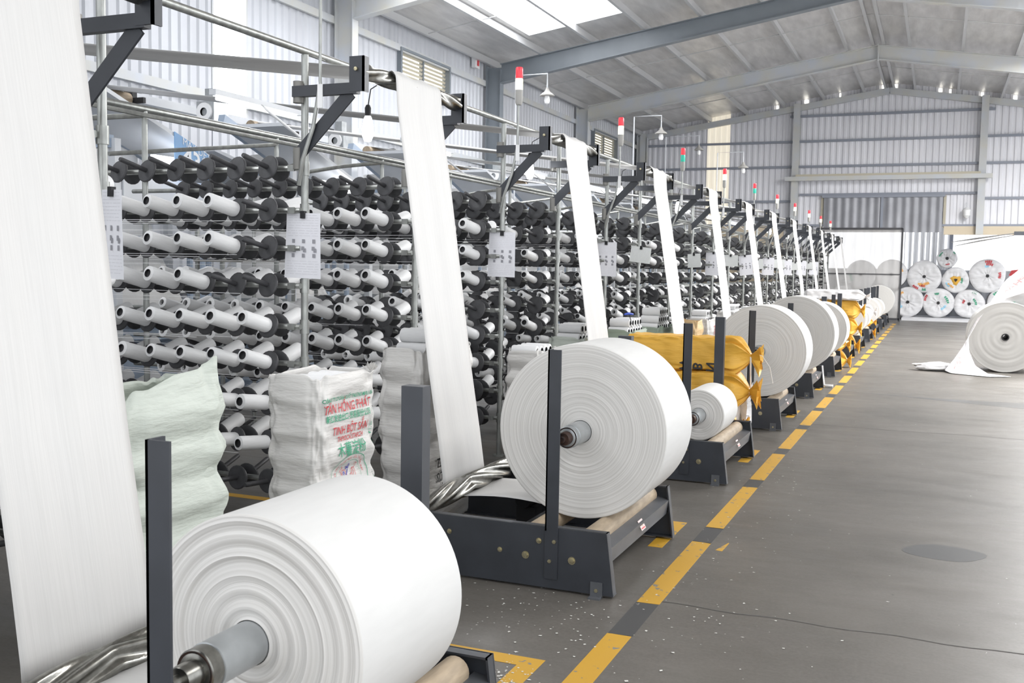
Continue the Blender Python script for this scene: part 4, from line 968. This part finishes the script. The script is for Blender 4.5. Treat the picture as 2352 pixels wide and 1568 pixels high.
fm = obj('printed_film', mb, mats=FILM, fix=False, label='white printed film sheet trailing off the right roll onto the floor', cat='plastic film'); fm.modifiers.new('t', 'SOLIDIFY').thickness = .002
def onfilm(u0, v0, du, dv):
    def f(a, b):
        u = min(1, max(0, u0+b*du)); v = min(1, max(0, v0+a*dv)); p = film(u, v); return (p[0]-.002, p[1]-.012, p[2]+.006)
    return f
for t_, u0, v0, sz in (('PHÂN', .5, .12, .14), ('BÓN', .3, .33, .12), ('VIỆT', .5, .62, .14), ('NPK', .5, .86, .16)):
    obj('lettering', text_mesh(t_, sz, onfilm(u0, v0, -2.0, .35), 'lettering', REDI), fm, mats=mat('faded_red_print', (.60, .28, .27), .6), fix=False)
def lump(cx_, cy_, cz_, rx, ry, rz, seed, n=(28, 16)):
    mb = MB()
    def f(u, v):
        a = u*2*PI; b = (v-.5)*PI; d = Vector((math.cos(a)*math.cos(b), math.sin(a)*math.cos(b), math.sin(b)))
        k = 1+.35*noise.noise(d*1.6+Vector((seed, 0, 0)))+.15*noise.noise(d*4+Vector((0, seed, 0)))
        return (cx_+d.x*rx*k, cy_+d.y*ry*k, max(cz_-rz*.95, cz_+d.z*rz*k))
    mb.grid(f, n[0], n[1], closed=True); return mb
obj('crumpled_film', lump(0, 0, .07, .34, .14, .07, 3.3), None, (.02, 18.15, 0), mats=FILM, fix=False, label='crumpled clear film bundle lying on the floor left of the right roll', cat='plastic film')
wr_ = thing('wrapped_roll', 'tall wrapped roll with green and red print behind the right roll', 'cloth roll', (1.85, 20.9, .02), 'wrapped rolls')
obj('wrap', lump(0, 0, .95, .78, .55, .98, 5.5, (40, 30)), wr_, mats=PLASW, fix=False)
for i, (m_, x_, z_) in enumerate(((GREENI, -.72, 1.40), (REDI, -.64, 1.62), (GREENI, -.70, 1.04), (REDI, -.6, .92), (REDI, -.66, 1.48))):
    obj('print_patch', MB().add([(x_-.02, -.16, z_-.05), (x_+.14, -.36, z_-.07), (x_+.16, -.38, z_+.06), (x_+.02, -.2, z_+.05)], [(0, 1, 2, 3)]), wr_, mats=m_, fix=False)
# far right loom edge
fr2 = thing('roller_bracket', 'small dark roller bracket with threads at the far right edge', 'bracket', (2.15, 30, 2.7), None)
obj('bracket_arm', MB().box(-.35, .4, -.05, .05, -.05, .05).box(-.1, .05, -.08, .08, -.22, .15), fr2, mats=SLATE)
obj('bracket_post', MB().box(.3, .38, -.04, .04, -2.7, 0), fr2, mats=GALV)
obj('thread_bundle', MB().tube([(-.35, 0, .0), (-1.2, 3, -.05), (-1.8, 5.5, -.08)], [.012, .03, .01], 6).tube([(-.35, 0, -.05), (-1.1, 3, -.12), (-1.7, 5.5, -.2)], [.01, .025, .01], 6), fr2, mats=CLOTHM)

# ------------------------------------------------------------------ wrapped rolls stored behind the doorway
store = [(-.95, .60, .53), (.04, .595, .515), (1.02, .59, .50), (-.45, 1.50, .56), (.56, 1.40, .44), (.256, 2.14, .33), (1.55, 1.56, .575), (-1.52, 1.56, .52), (2.1, .62, .54), (-2.05, .62, .54), (-3.1, .60, .52), (-2.55, 1.52, .52)]
cols = [[CYANI, ORNI], [GREENI, REDI, GREENI, CYANI], [GREENI, GREENI, REDI], [REDI, GREENI, ORNI, ORNI, REDI], [GREENI, ORNI, CYANI], [GREENI, GREENI, REDI], [REDI, CYANI, REDI, REDI], [ORNI], [REDI, GREENI], [CYANI], [REDI], [GREENI]]
nm = ['lower row, first right of the partition, plain white', 'lower row, green red and black print at the hub', 'lower row, green print, beside the hanging film', 'upper row, large with orange ring and red print', 'upper row, yellow hub with green print', 'smallest, on top of the stack', 'upper row, largest, red and blue ring print', 'mostly hidden behind the partition edge, upper row', 'hidden behind the film sheet', 'behind the partition, lower row, first left of its post', 'behind the partition, lower row, farthest left', 'behind the partition, upper row, farthest left']
for i, (x, z, r) in enumerate(store):
    o = thing('wrapped_roll', 'white wrapped roll in the back store, '+nm[i] if len(('white wrapped roll in the back store, '+nm[i]).split()) <= 16 else 'white wrapped roll, '+nm[i], 'cloth roll', (x, 38.3, z), 'wrapped rolls stacked in the store')
    rg_ = random.Random(i+50)
    def wf(u, v, r=r, i=i):
        a = u*2*PI; q = .05+(r-.05)*v if v < .999 else r
        cr = .03*abs(math.sin(a*7+i+v*2))**.5*v*(1-v)*3+.04*noise.noise(Vector((math.cos(a)*2.5, math.sin(a)*2.5, v*3+i)))
        return (q*math.cos(a)*(1+.03*math.sin(3*a+i)), -cr-(0 if v < .9 else -(v-.9)*.6), q*math.sin(a)*(1+.02*math.sin(2*a+i)))
    mb = MB(); mb.grid(wf, 56, 14, closed=True); obj('wrapped_face', mb, o, mats=PLASW, fix=False)
    obj('wrapped_side', MB().lathe([(r*1.0, .05), (r*1.005, .4), (r, .85), (.04, .9)], 40), o, mats=PLASW)
    obj('core_hole', MB().lathe([(0, -.02), (.055, -.02), (.055, .05)], 14), o, mats=CORE)
    for j, m_ in enumerate(cols[i]):
        a0 = rg_.uniform(0, 6.3); v0 = rg_.uniform(.4, .95); da = rg_.uniform(.35, .8)/v0*.7
        mb = MB()
        for s_ in range(4):
            for t_ in range(1):
                q = [(a0+da*s_/4, v0), (a0+da*(s_+.8)/4, v0), (a0+da*(s_+.8)/4, v0-.16), (a0+da*s_/4, v0-.16+rg_.uniform(-.05, .05))]
                mb.add([(lambda p: (p[0], p[1]-.012, p[2]))(wf((a/(2*PI)) % 1, v)) for a, v in q], [(0, 1, 2, 3)])
        obj('print_patch', mb, o, mats=m_, fix=False)
    if i == 4: obj('yellow_hub', MB().lathe([(.055, -.05), (.12, -.045), (.16, -.02)], 9, fn=lambda a, t: 1+.25*math.sin(3*a)), o, mats=SACKY, fix=False)

# ------------------------------------------------------------------ wall lamps on conduit arms and small wall box
def wall_lamp(x, y, z, L_, label):
    o = thing('conduit_lamp', label, 'lamp', (x, y, 0), 'conduit arm lamps over the looms')
    obj('conduit', MB().tube([(0, 0, 0), (0, 0, z), (L_, 0, z), (L_, 0, z-.25)], .014, 6), o, mats=LOOMW)
    obj('lamp_shade', MB().lathe([(.02, z-.25), (.03, z-.28), (.05, z-.32), (.13, z-.38), (.135, z-.4)], 16, o=(L_, 0, 0), ax='z'), o, mats=GREYP)
    obj('bulb', MB().lathe([(0, z-.55), (.04, z-.53), (.055, z-.48), (.04, z-.40)], 12, o=(L_, 0, 0), ax='z'), o, mats=WHITEP)
wall_lamp(-7.35, 17.6, 5.12, .62, 'shaded lamp on a square conduit arm beside the lit signal light')
wall_lamp(-6.4, 22.2, 4.98, .62, 'second shaded lamp on conduit arm near the far louvered window')
wall_lamp(-7.3, 28.6, 5.35, .95, 'bulb lamp on conduit arm in front of the gable, left of the beige strip')
wall_lamp(-5.35, 26.3, 4.6, .66, 'conduit arm lamp in front of the beige translucent strip')
bx = thing('alarm_box', 'small white box high on the left wall near the second roof column', 'box', (XW+.08, 22.0, 6.35))
obj('casing', MB().box(-.05, .05, -.12, .12, -.12, .12), bx, mats=WHITEP); obj('lens', MB().box(.05, .07, -.03, .05, -.07, .05), bx, mats=REDI)
wl_ = thing('wall_lamp', 'pale caged lamp on the gable left of the right column', 'lamp', (.75, YB-.3, 3.55))
obj('arm', MB().tube([(0, .25, .35), (0, 0, .35), (0, 0, .2)], .012, 6), wl_, mats=LOOMW); obj('lamp_shade', MB().lathe([(.03, .2), (.13, .1), (.11, 0), (.12, -.06), (.05, -.16), (0, -.17)], 14, ax='z'), wl_, mats=WHITEP)
